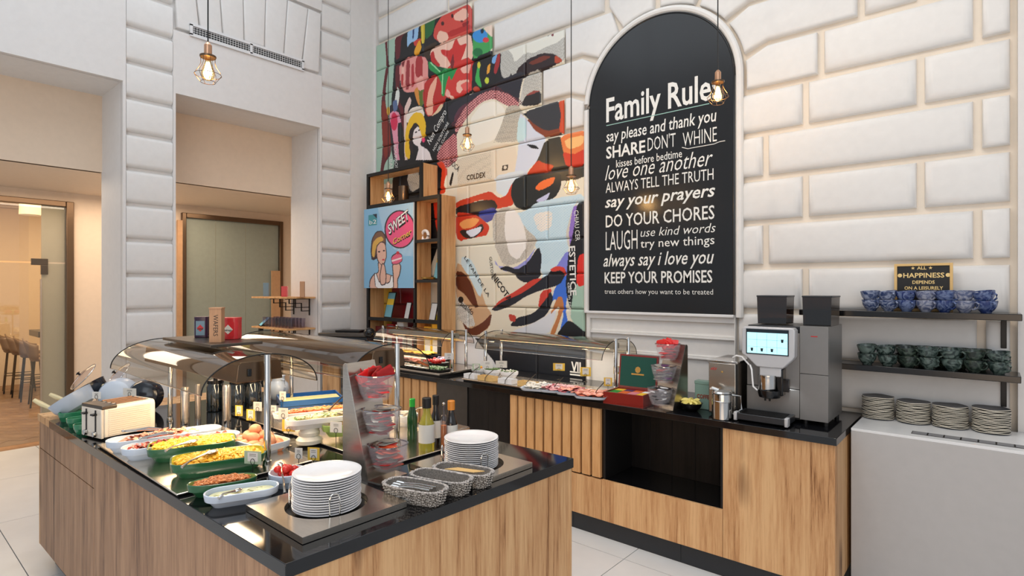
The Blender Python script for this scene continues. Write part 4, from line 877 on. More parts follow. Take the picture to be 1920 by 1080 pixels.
# ---------------------------------------------------------------- dishes and food
def food(mb, name, m, lab, cat='food', grp=None):
    o = mb.build(name, m, smooth=True, angle=80); tag(o, lab, cat, grp, 'stuff'); return o
def rnd_in(L, W): 
    while 1:
        x, y = random.uniform(-1, 1), random.uniform(-1, 1)
        if abs(x)**3+abs(y)**3 < 1: return x*L, y*W
def place(cx, cy, z, rz): return Matrix.Translation((cx, cy, z)) @ Matrix.Rotation(rz, 4, 'Z')
def dish_obj(name, lab, p, rz, L, W, h, m_out, m_in, shape='rect', cat='dish', foot=.03):
    t = thing(name, lab, cat, (p.x, p.y, p.z), rz)
    prof_o = [(foot, 0), (foot*.9, .004), (foot*.45, h*.45), (.004, h*.5), (.003, h*.52), (0, h*.9), (0, h), (.003, h+.0015), (.006, h)]
    prof_i = [(.006, h), (.009, h*.6), (foot+.002, .008), (foot+.02, .007)]
    a_ = MB(); fn = (lambda P_, **k: a_.stadium(P_, L-W, W, 32, **k)) if shape == 'pill' else (lambda P_, **k: a_.dish(P_, L, W, 40, ex=4.5 if shape == 'rect' else 2.2, **k))
    fn(prof_o); k = len(a_.f)-2; a_.f.pop(); a_.m.pop()
    a_.build('bowl', m_out, t)
    b_ = a_; a_ = MB(); fn2 = (lambda P_: a_.stadium(P_, L-W, W, 32)) if shape == 'pill' else (lambda P_: a_.dish(P_, L, W, 40, ex=4.5 if shape == 'rect' else 2.2))
    fn2(prof_i); a_.f.pop(len(a_.f)-2); a_.m.pop(); a_.build('inner_glaze', m_in, t)
    return t
def spoon(lab, p0, p1, name='serving_spoon', m='steel_mirror', head=.03, cat='spoon', grp=None):
    p0, p1 = Vector(p0), Vector(p1); t = thing(name, lab, cat, p0, 0, grp); d = (p1-p0)
    MB().tube([(0, 0, 0), d*.3+Vector((0, 0, .004)), d*.7+Vector((0, 0, .008)), d], [.006, .004, .0035, .0055], 8).build('handle', m, t)
    M = Matrix.Rotation(math.atan2(d.y, d.x), 4, 'Z'); MB(M).ball((-head*.8, 0, 0), head, head*.65, .006, 14, 6).build('bowl', m, t)
    return t
def tongs(lab, p0, p1):
    p0, p1 = Vector(p0), Vector(p1); t = thing('tongs', lab, 'tongs', p0); d = p1-p0; n_ = Vector((-d.y, d.x, 0)).normalized()
    for s in (-1, 1): MB().tube([n_*s*.014, d*.35+n_*s*.018+Vector((0, 0, .006)), d*.8+n_*s*.010, d+n_*s*.002], [.003, .005, .005, .004], 6).build('arm', 'steel_mirror', t)
    MB().ball(d, .008, .008, .006, 10, 6).build('hinge', 'steel_mirror', t); return t
YAX = R(78)
def up(M, x, y, z): return M @ Vector((x, y, z))
mat('bacon_red', (186, 72, 56), .35, var=.3, vscale=90); mat('bacon_pale', (226, 158, 128), .35, var=.2, vscale=80); mat('egg_yellow', (244, 206, 66), .4, var=.12, vscale=60); mat('egg_deep', (244, 182, 44), .4, var=.14, vscale=60)
mat('fried', (200, 118, 60), .5, var=.3, vscale=90); mat('cream_sauce', (226, 224, 180), .3, var=.06); mat('egg_shell', (222, 154, 116), .45, var=.08, vscale=60)
# bacon platters
for i, (px, py, m, nm) in enumerate(((312, 812, 'bacon_pale', 'farther'), (344, 824, 'bacon_red', 'nearer'))):
    p = Z(px, py, ZH+.055); p.z = ZH; dish_obj('platter', 'long white oval platter of %s, the %s of two on the hot plate' % ('bacon' if i else 'pale ham strips', nm), p, YAX, .235, .066, .055, 'porcelain_blue', 'porcelain', 'pill', 'platter')
    M = place(p.x, p.y, ZH+.045, YAX)
    for j in range(26):
        n_ = 9; mb = MB(); w_ = .011
        vs = []
        for q_ in range(n_): x = (q_/(n_-1)-.5)*.085; z = .006*math.sin(q_*1.5+j)+.002; vs += [(x, -w_+.003*math.sin(q_*2.1), z), (x, w_+.003*math.sin(q_*1.7), z)]
        if j < 5: 
            mb.add(vs, [(2*q_, 2*q_+2, 2*q_+3, 2*q_+1) for q_ in range(n_-1)]); mesh_ = mb.mesh('bacon_rasher', m)
            if j == 0: ms_ = []
            ms_.append(mesh_)
        x, y = rnd_in(.175, .036); o = inst('bacon_rasher', ms_[j % 5], None, up(M, x, y, .004+.016*(1-(abs(x)/.19))*random.uniform(.2, 1)), (random.uniform(-.3, .3), random.uniform(-.15, .15), YAX+random.uniform(-.7, .7)))
        tag(o, ('red fried bacon rasher among those on the nearer platter' if i else 'pale ham strip among those on the farther platter'), 'bacon', 'bacon on the %s platter' % nm)
tongs('steel tongs resting on the farther ham platter, handles towards the toaster', Z(300, 805, ZH+.075), Z(231, 808, ZH+.075))
tongs('steel tongs resting on the nearer bacon platter', Z(325, 812, ZH+.08), Z(263, 822, ZH+.072))
# scrambled eggs
for i, (px, py, m, nm) in enumerate(((362, 826, 'egg_yellow', 'farther'), (411, 851, 'egg_deep', 'nearer'))):
    p = Z(px, py, ZH+.065); p.z = ZH; dish_obj('baking_dish', 'dark green rectangular dish of scrambled eggs, the %s of two' % nm, p, R(70), .172, .098, .062, 'dish_green', 'dish_inside', 'rect')
    M = place(p.x, p.y, ZH, R(70)); mb = MB(M).dish([(.03, .02), (.016, .046), (.03, .056), (.06, .062), (.09, .064)], .172, .098, 32, ex=4.5)
    for j in range(620):
        x, y = rnd_in(.150, .078); r_ = random.uniform(.006, .014); mb.chip((x, y, .052+.016*(1-(x/.16)**2)*(1-(y/.09)**2)+random.uniform(0, .006)), r_, r_*.8, r_*.6)
    food(mb, 'scrambled_egg', m, 'heap of yellow scrambled egg in the %s green dish' % nm)
spoon('clear handled serving spoon in the farther scrambled eggs', Z(352, 830, ZH+.08), Z(310, 846, ZH+.075), m='steel')
spoon('clear handled serving spoon in the nearer scrambled eggs', Z(390, 850, ZH+.085), Z(341, 876, ZH+.075), m='steel')
# onions and sauce
p = Z(418, 899, TI+.05); p.z = TI; dish_obj('oval_dish', 'small dark green oval dish of fried onions', p, R(68), .115, .055, .05, 'dish_green', 'dish_lime', 'oval'); M = place(p.x, p.y, TI, R(68)); mb = MB(M).dish([(.02, .02), (.012, .038), (.05, .044)], .115, .055, 24, ex=2.2)
for j in range(420): x, y = rnd_in(.09, .038); r_ = random.uniform(.004, .009); mb.chip((x, y, .042+.010*(1-(x/.1)**2)+random.uniform(0, .005)), r_*1.6, r_*.5, r_*.4)
food(mb, 'fried_onion', 'fried', 'brown fried onions in the small green oval dish')
p = Z(454, 916, TI+.048); p.z = TI; dish_obj('oval_dish', 'pale blue grey pill shaped dish of cream sauce nearest the plates', p, R(68), .120, .056, .048, 'porcelain_blue', 'porcelain_blue', 'pill'); M = place(p.x, p.y, TI, R(68))
mb = MB(M).stadium([(.02, .02), (.013, .034), (.016, .036)], .064, .056, 24); 
for j in range(60): x, y = rnd_in(.09, .03); mb.chip((x, y, .036), .012, .006, .0015)
food(mb, 'cream_sauce', 'cream_sauce', 'pale creamy sauce in the blue grey dish')
spoon('metal spoon lying in the pale cream sauce', Z(440, 922, TI+.045), Z(410, 934, TI+.048), head=.018)
# boiled eggs
p = Z(489, 818, ZH+.055); p.z = TI; dish_obj('baking_dish', 'white rectangular dish of boiled brown eggs behind the canopy post', p, R(8), .135, .085, .055, 'porcelain_blue', 'porcelain_cream', 'rect', foot=.025); M = place(p.x, p.y, TI, R(8))
em = MB().lathe([(0, -.031), (.011, -.029), (.020, -.020), (.0245, -.004), (.023, .009), (.016, .025), (.008, .032), (0, .034)], 16, cap=False).mesh('egg', 'egg_shell')
en = 0
for lay, pts in ((0, [(-.095, -.045), (-.095, .0), (-.095, .045), (-.045, -.045), (-.045, .0), (-.045, .045), (.005, -.045), (.005, 0), (.005, .045), (.055, -.045), (.055, 0), (.055, .045), (.10, -.035), (.10, .02)]), (1, [(-.07, -.02), (-.07, .03), (-.02, -.025), (-.02, .025), (.085, -.01), (.03, .02)]), (2, [(-.045, 0)])):
    for x, y in pts:
        o = inst('boiled_egg', em, None, up(M, x, y, .034+.030*lay), (R(90)+random.uniform(-.5, .5), random.uniform(-.5, .5), random.uniform(0, 6)))
        tag(o, 'brown boiled egg in the bottom layer of the white egg dish' if lay == 0 else ('brown boiled egg lying on the others in the white dish' if lay == 1 else 'single topmost brown egg of the heap'), 'egg', 'boiled eggs'); en += 1
# small bowl of tomatoes by the plates
p = Z(541, 884, TI+.05); p.z = TI; dish_obj('bowl', 'small white bowl of red tomatoes behind the near plate stack', p, 0, .070, .070, .052, 'porcelain_blue', 'porcelain', 'oval', 'bowl', .02); mat('tomato', (206, 40, 30), .2, var=.1)
tm_ = MB().ball((0, 0, 0), .016, .016, .014, 12, 8).mesh('tomato', 'tomato')
for j in range(15):
    x, y = rnd_in(.042, .042); tag(inst('cherry_tomato', tm_, None, p+Vector((x, y, .036+.016*(j % 3)*(1-abs(x)*10)))), 'red cherry tomato in the small white bowl', 'tomato', 'cherry tomatoes')
spoon('thin serving spoon standing in the tomato bowl', Z(527, 872, TI+.07), Z(534, 925, TI+.02), head=.02)
# salads at the rear: dishes raised on upturned bowls
def riser(p, h, lab, r_=.06):
    t = thing('bowl_riser', lab, 'bowl', p); MB().lathe([(r_, 0), (r_*1.02, h*.25), (r_*.75, h*.5), (r_*.8, h*.52), (r_*.82, h*.75), (r_*.55, h)], 24).build('upturned_bowl', 'porcelain_cream', t)
ZC = .912
specs = [('platter', 'long white platter of sliced carrot salad at the rear of the cold plate', 592, 768, ZC+.10, R(70), .21, .055, .045, 'porcelain', 'porcelain', 'pill', 'orange'),
         ('platter', 'long white platter of bean salad beside the green dish', 620, 778, ZC+.12, R(70), .21, .058, .05, 'porcelain', 'porcelain', 'pill', 'bean'),
         ('baking_dish', 'lime green rectangular dish of mixed salad with shredded cheese', 664, 789, ZC+.085, R(66), .155, .075, .06, 'dish_lime', 'dish_lime', 'rect', 'salad'),
         ('bowl', 'round white bowl of pale dip on a foot by the sachet stand', 677, 806, ZC+.10, 0, .07, .07, .055, 'porcelain', 'porcelain_cream', 'oval', 'dip')]
mat('carrot', (232, 140, 84), .4, var=.2); mat('salad', (230, 178, 100), .45, var=.35, vscale=120); mat('bean', (190, 180, 110), .5, var=.3, vscale=120); mat('leaf', (86, 124, 52), .5, var=.25); mat('dip', (236, 226, 176), .4, var=.08)
for nm, lab, px, py, z, rz, L_, W_, h_, mo, mi, sh, fd in specs:
    p = Z(px, py, z); p.z = z-h_; dish_obj(nm, lab, p, rz, L_, W_, h_, mo, mi, sh, cat=nm.replace('_', ' '))
    M = place(p.x, p.y, p.z, rz)
    hr = p.z-ZC
    for s in ((-.1, .1) if L_ > .2 else (0,)): riser(Vector((up(M, s, 0, 0).x, up(M, s, 0, 0).y, ZC)), hr, 'upturned cream bowl propping up %s the %s' % ('the near end of' if s < 0 else 'the far end of' if s else 'the middle of', {'orange': 'carrot platter', 'bean': 'bean salad platter', 'salad': 'lime green dish', 'dip': 'dip bowl'}[fd]))
    mb = MB(M)
    if fd == 'dip': mb.lathe([(.05, .03), (.058, .045), (0, .047)], 24)
    else:
        (mb.stadium([(.02, .02), (.012, h_*.8), (.02, h_*.9)], L_-W_, W_, 24) if sh == 'pill' else mb.dish([(.02, .02), (.012, h_*.8), (.04, h_*.9)], L_, W_, 24, ex=4))
        for j in range(420): x, y = rnd_in(L_*.82, W_*.68); r_ = random.uniform(.004, .010); mb.k = random.choice((0, 0, 0, 1)); mb.chip((x, y, h_*.92+.008*(1-(x/L_)**2)+random.uniform(0, .005)), r_*1.4, r_*.6, r_*.4)
    food(mb, {'orange': 'carrot_salad', 'bean': 'bean_salad', 'salad': 'mixed_salad', 'dip': 'dip'}[fd], [{'orange': 'carrot', 'bean': 'dip', 'salad': 'salad', 'dip': 'dip'}[fd], {'orange': 'orange', 'bean': 'leaf', 'salad': 'leaf', 'dip': 'dip'}[fd]], 'food filling the %s' % lab.split(' at ')[0].split(' beside')[0])
spoon('dark serving spoon with hooked handle in the carrot platter', Z(617, 768, ZC+.11), Z(654, 736, ZC+.16), m='steel_dark', head=.028)
spoon('dark serving spoon with hooked handle in the bean platter', Z(644, 772, ZC+.13), Z(680, 742, ZC+.17), m='steel_dark', head=.028)
# blue cheese tray
p = Z(575, 747, ZC+.02); p.z = TI+.013; t = thing('cheese_tray', 'blue rimmed tray of wrapped cheeses at the back of the island', 'tray', (p.x-.0, p.y+.02, p.z), R(68)); mat('tray_blue', (40, 96, 160), .25)
MB().box(-.19, -.14, 0, .19, .14, .006).build('base', 'tray_blue', t, bevel=.002)
f = MB(); 
for q_ in ((-.19, -.14, .19, -.132), (-.19, .132, .19, .14), (-.19, -.14, -.182, .14), (.182, -.14, .19, .14)): f.box(q_[0], q_[1], .004, q_[2], q_[3], .035)
f.build('rim', 'tray_blue', t)
mat('cheese_pale', (226, 214, 150), .4, var=.06); mat('foil_blue', (130, 140, 190), .3, .4, var=.2)
o = MB(place(p.x, p.y+.02, p.z+.006, R(68))).box(-.17, -.12, 0, .17, -.01, .03).build('cheese_block', 'cheese_pale', bevel=.004); tag(o, 'flat block of pale cheese in the blue tray', 'cheese')
fm = MB().box(-.02, -.014, 0, .02, .014, .014).mesh('wrapped_cheese', 'foil_blue'); M = place(p.x, p.y+.02, p.z+.006, R(68))
for j in range(16): tag(inst('wrapped_cheese', fm, None, up(M, -.155+.044*(j % 8), .025+.04*(j//8), 0), (0, 0, R(68)+random.uniform(-.4, .4))), 'small foil wrapped cheese portion in the blue tray', 'cheese', 'wrapped cheese portions')
# jug, jars, steel cylinders
p = Z(522, 748, TI); t = thing('ceramic_jug', 'round white ceramic jug near the island post', 'jug', (p.x, p.y, TI)); MB().lathe([(.04, 0), (.062, .03), (.07, .07), (.062, .105), (.042, .125), (.040, .150), (.046, .158), (.042, .158), (.036, .148), (.036, .13)], 28, cap=False).build('body', 'porcelain_blue', t); MB().lathe([(.0, .168), (.018, .166), (.04, .156)], 20, cap=False).build('lid', 'porcelain', t)
MB().tube([(.04, 0, .14), (.085, 0, .135), (.09, 0, .09), (.064, 0, .05)], .006, 8).build('handle', 'porcelain_blue', t)
glass('jar_glass', (120, 134, 142), 1.45, .05, .03)
for j, (px, py, nm) in enumerate(((404, 770, 'left'), (446, 772, 'middle'), (474, 768, 'right'))):
    p = Z(px, py, TI); t = thing('storage_jar', 'tall dark lidded glass jar, %s of three behind the eggs' % nm, 'jar', (p.x, p.y, TI)); MB().lathe([(.045, 0), (.05, .006), (.05, .15), (.042, .165), (.042, .172)], 24).build('jar_body', 'jar_glass', t); MB().lathe([(.047, .17), (.047, .19), (.012, .196), (.014, .215), (0, .218)], 20, cap=False).build('lid', 'black_gloss', t)
for j, (px, py, nm) in enumerate(((347, 806, 'brushed steel flask nearer the bacon platter'), (425, 800, 'brushed steel flask beside the egg dish'), (371, 798, 'copper toned steel flask behind the bacon platter'))):
    p = Z(px, py-6, TI); t = thing('steel_cylinder', nm, 'flask', (p.x, p.y, TI+.0)); r_ = .022 if j < 2 else .016; MB().lathe([(r_, 0), (r_, .20), (r_*.8, .215)], 20).build('cylinder_body', 'steel', t); MB().lathe([(r_*1.05, .0), (r_*1.05, .02)], 20).build('foot_ring', 'steel_mirror', t)  # plain upright cylinders put in for unidentified post shapes
p = Z(671, 862, TI); t = thing('drinking_glass', 'small glass by the steel sachet stand', 'glass', (p.x, p.y, TI)); MB().lathe([(.018, .0), (.02, .004), (.023, .075), (.021, .075), (.018, .006)], 20).build('glass_body', 'bin_plastic', t)
# fruit stand
ps = Z(492, 648, 1.27); t = thing('fruit_stand', 'tall footed dish holding fruit behind the canopies', 'fruit stand', (-3.76, 1.66, TI)); MB().lathe([(.06, 0), (.06, .006), (.01, .02), (.009, .33), (.03, .335), (.13, .345), (.15, .365), (.146, .365), (.12, .35), (0, .342)], 28, cap=False).build('stand', 'bronze', t)
ap = MB().lathe([(.0, .010), (.014, .0), (.03, .008), (.037, .03), (.033, .052), (.016, .062), (.0, .054)], 18, cap=False)
mat('apple_red', (216, 52, 54), .3, var=.15); mat('apple_yellow', (206, 196, 96), .3, var=.1); am = ap.mesh('apple', 'apple_red'); ay = am.copy(); ay.materials.clear(); ay.materials.append(MT['apple_yellow'])
for (x, y, m_, lab) in ((-.06, -.05, am, 'red apple at the left of the fruit stand'), (.0, -.06, am, 'red apple at the front of the fruit stand'), (.06, .02, ay, 'yellow apple at the right of the fruit stand'), (-.03, .05, am, 'red apple at the back of the fruit stand')): tag(inst('apple', m_, None, (-3.76+x, 1.66+y, TI+.352)), lab, 'apple')
# ---------------------------------------------------------------- plate dispensers
plm = MB().lathe([(.052, 0), (.056, .0), (.058, .001), (.090, .0060), (.112, .0130), (.1125, .0150), (.111, .0156), (.098, .0128), (.064, .0068), (.056, .006), (0, .006)], 48, cap=False).mesh('dinner_plate', 'porcelain')
def dispenser(lab, c, hw, rz, nm, hx=.175, hy=.20):
    t = thing('plate_dispenser', lab, 'plate dispenser', (c.x, c.y, TI), rz, 'plate dispensers'); H_ = .022
    n_ = 40; o_ = MB(); rr = .135; pts = []
    # steel top with a round hole
    sq = []
    for i in range(n_):
        a_ = 2*math.pi*i/n_; cs, sn = math.cos(a_), math.sin(a_); k_ = min(hx/abs(cs) if abs(cs) > 1e-6 else 9, hy/abs(sn) if abs(sn) > 1e-6 else 9); sq.append((k_*cs, k_*sn))
    for q_ in (-1, 1):
        for w_ in (-1, 1):
            i = min(range(n_), key=lambda i: (sq[i][0]-q_*hx)**2+(sq[i][1]-w_*hy)**2); sq[i] = (q_*hx, w_*hy)
    vs = [(rr*math.cos(2*math.pi*i/n_), rr*math.sin(2*math.pi*i/n_), H_) for i in range(n_)]+[(x, y, H_) for x, y in sq]+[(x, y, .002) for x, y in sq]+[(rr*math.cos(2*math.pi*i/n_), rr*math.sin(2*math.pi*i/n_), .002) for i in range(n_)]
    fs = [(i, n_+i, n_+(i+1) % n_, (i+1) % n_) for i in range(n_)]+[(n_+i, 2*n_+i, 2*n_+(i+1) % n_, n_+(i+1) % n_) for i in range(n_)]+[(3*n_+i, i, (i+1) % n_, 3*n_+(i+1) % n_) for i in range(n_)]
    MB().add(vs, fs).build('steel_top', 'steel_brushed', t, angle=30)
    MB().lathe([(.134, .0004), (.134, .003)], 40).build('well', 'black', t)
    for k_ in range(3):
        a_ = R(100+120*k_)-rz; cx_, cy_ = .122*math.cos(a_), .122*math.sin(a_); tx, ty = -math.sin(a_)*.016, math.cos(a_)*.016
        MB().tube([(cx_-tx, cy_-ty, .003), (cx_-tx, cy_-ty, .075), (cx_-tx*.7, cy_-ty*.7, .088), (cx_, cy_, .094), (cx_+tx*.7, cy_+ty*.7, .088), (cx_+tx, cy_+ty, .075), (cx_+tx, cy_+ty, .003)], .003, 7).build('plate_guide', 'steel_mirror', t)
    z = TI+.006
    for i in range(hw):
        o = inst('dinner_plate', plm, None, (c.x+random.uniform(-.0012, .0012), c.y+random.uniform(-.0012, .0012), z), (0, 0, random.uniform(0, 6))); z += .0080
        tag(o, ('topmost white dinner plate of the %s stack' if i == hw-1 else 'white dinner plate below the top one in the %s stack') % nm, 'plate', '%s stack of dinner plates' % nm)
def at(px, t_): return FW*t_+RT*((px-CX)/FPX*t_)
c1 = at(613, 1.92); c2 = at(884, 2.36)
dispenser('steel plate dispenser in the near corner of the island', c1+Vector((.0, .0, 0)), 15, R(-1), 'near', .19, .19)
dispenser('steel plate dispenser at the right end of the island', c2, 15, R(-1), 'far', .185, .175)
# ---------------------------------------------------------------- wicker baskets
def wicker():
    m = bpy.data.materials.new('wicker'); m.use_nodes = True; MT['wicker'] = m; n = m.node_tree.nodes; L = m.node_tree.links; p = n['Principled BSDF']; p.inputs['Roughness'].default_value = .6
    tc = n.new('ShaderNodeTexCoord'); ns = n.new('ShaderNodeTexNoise'); ns.inputs['Scale'].default_value = 240; L.new(tc.outputs['Object'], ns.inputs[0]); cr = n.new('ShaderNodeValToRGB')
    cr.color_ramp.elements[0].position = .42; cr.color_ramp.elements[0].color = (*lin((84, 76, 70)), 1); cr.color_ramp.elements[1].position = .58; cr.color_ramp.elements[1].color = (*lin((206, 200, 192)), 1); L.new(ns.outputs[0], cr.inputs[0]); L.new(cr.outputs[0], p.inputs['Base Color'])
wicker(); mat('wicker_rim', (168, 162, 158), .6, var=.6, vscale=130); mat('wicker_in', (110, 104, 98), .7, var=.4, vscale=200)
def basket_mesh():
    w = MB(); r = MB(); L_, W_ = .120, .054
    def ring(zz, off, ph, amp=.0035, rad=.0026, mbx=w, n_=72):
        pts = []
        for i in range(n_):
            t_ = 2*math.pi*i/n_; ct, st = math.cos(t_), math.sin(t_); a_, b_ = L_-off, W_-off; x = a_*math.copysign(abs(ct)**.6, ct); y = b_*math.copysign(abs(st)**.6, st); k_ = 1+amp/.06*math.sin(18*t_+ph); pts.append((x*k_, y*k_, zz))
        mbx.tube(pts, rad, 5, closed=True)
    for i in range(10): ring(.004+.0048*i, .012-.0012*i, math.pi*(i % 2))
    for s_ in (0, math.pi): ring(.053, .0, s_, .003, .0030, r)
    b = MB().dish([(.012, .0), (.012, .004), (.014, .005)], L_, W_, 32, ex=3.3)
    il = MB().dish([(.008, .052), (.02, .008), (.03, .006)], L_, W_, 32, ex=3.3, cap=False)
    return w.mesh('weave', 'wicker'), r.mesh('rim', 'wicker_rim'), b.mesh('base', 'wicker'), il.mesh('liner', 'wicker_in')
bms = basket_mesh()
for px, py, rz, lab in ((778, 921, R(14), 'grey wicker basket holding a fork bundle, nearest of three'), (827, 903, R(14), 'empty looking grey wicker basket, middle of three'), (868, 890, R(14), 'grey wicker basket with wooden picks, farthest of three')):
    p = Z(px, py, TI+.03); t = thing('wicker_basket', lab, 'basket', (p.x, p.y, TI+(.0 if py > 915 else .0)), rz, 'wicker baskets')
    for nm, me_ in zip(('weave', 'rim', 'base', 'liner'), bms): inst(nm, me_, t)
    M = place(p.x, p.y, TI+.012, rz)
    if px == 778:
        for j in range(5):
            o = thing('fork', 'steel fork lying in the nearest wicker basket', 'fork', up(M, -.055, -.02+.010*j, .032+.004*(j % 2)), rz+R(8), 'forks in the near basket')
            MB().tube([(0, 0, 0), (.06, 0, .004), (.12, 0, .0)], [.003, .002, .003], 6).build('handle', 'steel_mirror', o)
            for y_ in (-.004, 0, .004): MB().tube([(-.03, y_, .003), (0, y_*.7, 0)], .001, 4).build('tine', 'steel_mirror', o)
    elif px == 868:
        for j in range(8): o = MB(M).tube([(-.07+.005*j, -.02+.005*j, .036), (.06+.004*j, -.015+.004*j, .040)], .002, 5).build('wooden_stick', 'pale_wood'); tag(o, 'thin wooden stick in the farthest wicker basket', 'stick', 'sticks in the far basket')
# ---------------------------------------------------------------- sachet stands
def sachet_stand(lab, O_, zb, flip, cols, sc=1, pre='', tall=.46):
    # plate leaning back; bins stick out along +u
    t = thing('sachet_stand', lab, 'stand', (O_.x, O_.y, zb), flip); Hs = tall
    prof = [(-.11, 0), (.03, 0), (.022, .045), (-.090, Hs), (-.102, Hs), (-.11, Hs-.01)]
    mb = MB().prismY(prof, -.075, -.071); mb.build('side_plate', 'steel', t, bevel=.001)
    MB().prismY(prof, .071, .075).build('side_plate', 'steel', t, bevel=.001)
    MB().prismY([(.03, 0), (.034, 0), (.026, .046), (-.086, Hs), (-.090, Hs), (.022, .045)], -.075, .075).build('front_plate', 'steel', t)
    MB().box(-.11, -.075, 0, .10, .075, .003).build('base_plate', 'steel', t)
    for i, (z, cs, nm) in enumerate(zip((.030, .165, .300), cols, ('bottom', 'middle', 'top'))):
        x0 = .022-.11*((z+.06)/Hs)+.066; mb = MB(); hb_ = .105
        prf = [(.040, 0), (.028, .003), (.016, .03), (.006, .07), (0, hb_), (.003, hb_), (.009, .07), (.019, .032), (.032, .007)]
        mb.dish(prf, .074, .070, 28, (x0, 0, z), ex=2.8, cap=False)
        mb.add([(x0+.036*math.cos(a_*math.pi/8), .032*math.sin(a_*math.pi/8), z+.001) for a_ in range(16)], [tuple(range(16))])
        bn = mb.build('bin', 'bin_milky', t)
        MB().dish([(-.001, hb_-.003), (-.001, hb_+.002), (.003, hb_+.002), (.003, hb_-.003)], .074, .070, 32, (x0, 0, z), ex=2.8, cap=False).build('bin_rim', 'bin_edge', t)
        for j in range(30):
            a_ = random.uniform(0, 6.3); r_ = random.uniform(0, .026+.012*min(1, j/10)); c_ = random.choice(cs); up__ = (nm == 'top' and j > 17)
            M = Matrix.Translation((O_.x, O_.y, zb)) @ Matrix.Rotation(flip, 4, 'Z'); q_ = M @ Vector((x0+r_*math.cos(a_), r_*.8*math.sin(a_), z+.012+.0033*j+(.012 if up__ else 0)))
            if up__: q_ = M @ Vector((x0-.045+.0075*(j-18), random.uniform(-.03, .03), z+.098+random.uniform(0, .012)))
            key = 'sachet_'+c_
            if key not in SM: SM[key] = MB().dish([(.002, -.001), (0, 0), (.002, .0015), (.008, .003)], .040, .023, 16, ex=6).mesh('sachet', c_)
            o = inst('sachet', SM[key], None, q_, (random.uniform(-.12, .12), random.uniform(-.12, .12), random.uniform(0, 6.3)) if not up__ else (R(random.uniform(55, 95)), random.uniform(-.5, .5), flip+R(90)+random.uniform(-.6, .6)))
            tag(o, '%s sachet in the %s bin of the %s stand' % (NM[c_], nm, pre), 'sachet', '%s bin of the %s stand' % (nm, pre))
    return t
glass('bin_edge', (200, 196, 206), 1.6, .1, .25); SM = {}; NM = {'foil_red': 'shiny red', 'foil_grey': 'pale grey', 'paper_red': 'bright red', 'paper_black': 'black', 'white': 'white', 'paper_orange': 'orange red', 'purple': 'purple'}
mat('foil_red', (176, 34, 32), .25, .3, var=.2); mat('foil_grey', (190, 190, 180), .3, .4, var=.2); mat('paper_red', (218, 34, 34), .4); mat('paper_black', (24, 24, 30), .35); mat('paper_orange', (210, 80, 44), .4)
p = Z(726, 905, TI); p.x -= .02; sachet_stand('leaning steel sachet stand with three clear bins on the island', Z(705, 890, TI), TI, R(8), (('paper_orange', 'paper_orange', 'foil_grey', 'foil_red'), ('foil_grey', 'foil_grey', 'foil_red'), ('foil_red', 'foil_red', 'foil_red', 'paper_red')), pre='island', tall=.45)
# ---------------------------------------------------------------- bottles
def bottle(px, py, h, r, m, lab, capm, lm=None, neck=.35, z=TI):
    p = Z(px, py, z); t = thing('bottle', lab, 'bottle', (p.x, p.y, z)); nk = r*.46
    MB().lathe([(r*.9, 0), (r, .005), (r, h*(1-neck)-.03), (r*.85, h*(1-neck)-.01), (nk, h*(1-neck)+.03), (nk, h*.9)], 24).build('glass_body', m, t)
    MB().lathe([(nk*1.25, h*.82), (nk*1.25, h), (nk*1.1, h+.002)], 18).build('cap', capm, t)
    if lm: MB().lathe([(r+.0007, h*.18), (r+.0007, h*.52)], 24, cap=False).build('front_label', lm, t)
    return t
mat('bottle_green', (22, 70, 34), .1, coat=.5); mat('bottle_dark', (26, 20, 18), .1, coat=.5); mat('cap_green', (36, 170, 60), .3); mat('cap_amber', (214, 132, 44), .35); mat('oil', (190, 180, 70), .1, trans=.4); mat('label_white', (222, 220, 214), .5)
bottle(773, 826, .205, .025, 'bottle_green', 'green bottle with a bright green cap', 'cap_green', neck=.3)
bottle(800, 846, .245, .037, 'oil', 'clear oil bottle with a white label and black cap', 'black', 'label_white', .4)
bottle(817, 836, .24, .028, 'bottle_dark', 'dark vinegar bottle right behind the oil bottle', 'black', 'label_white', .4)
bottle(846, 842, .225, .030, 'bottle_dark', 'dark brown bottle with an amber cap behind the far plates', 'cap_amber', 'label_white', .35)
p = Z(832, 846, TI); t = thing('dressing_cruet', 'slim glass cruet with spice left of the amber capped bottle', 'cruet', (p.x, p.y, TI)); MB().lathe([(.016, 0), (.016, .15), (.010, .165), (.006, .17), (.006, .215)], 18).build('glass_body', 'bin_plastic', t); MB().lathe([(.013, .004), (.013, .12)], 14).build('spice', 'fried', t); MB().ball((0, 0, .218), .008).build('stopper', 'steel', t)
p = Z(812, 812, TI); t = thing('tray', 'small steel tray behind the dark bottles at the rear island edge', 'tray', (p.x, p.y+.06, TI)); MB().box(-.12, -.09, 0, .12, .09, .025).build('tray_body', 'steel', t, bevel=.004)
p = Z(757, 800, TI); dish_obj('bowl', 'white bowl behind the green capped bottle', Vector((p.x, p.y, TI)), 0, .075, .075, .07, 'porcelain', 'porcelain_cream', 'oval', 'bowl'); spoon('spoon leaning in the white bowl behind the green bottle', p+Vector((0, 0, .06)), Z(795, 763, TI+.12), head=.02)
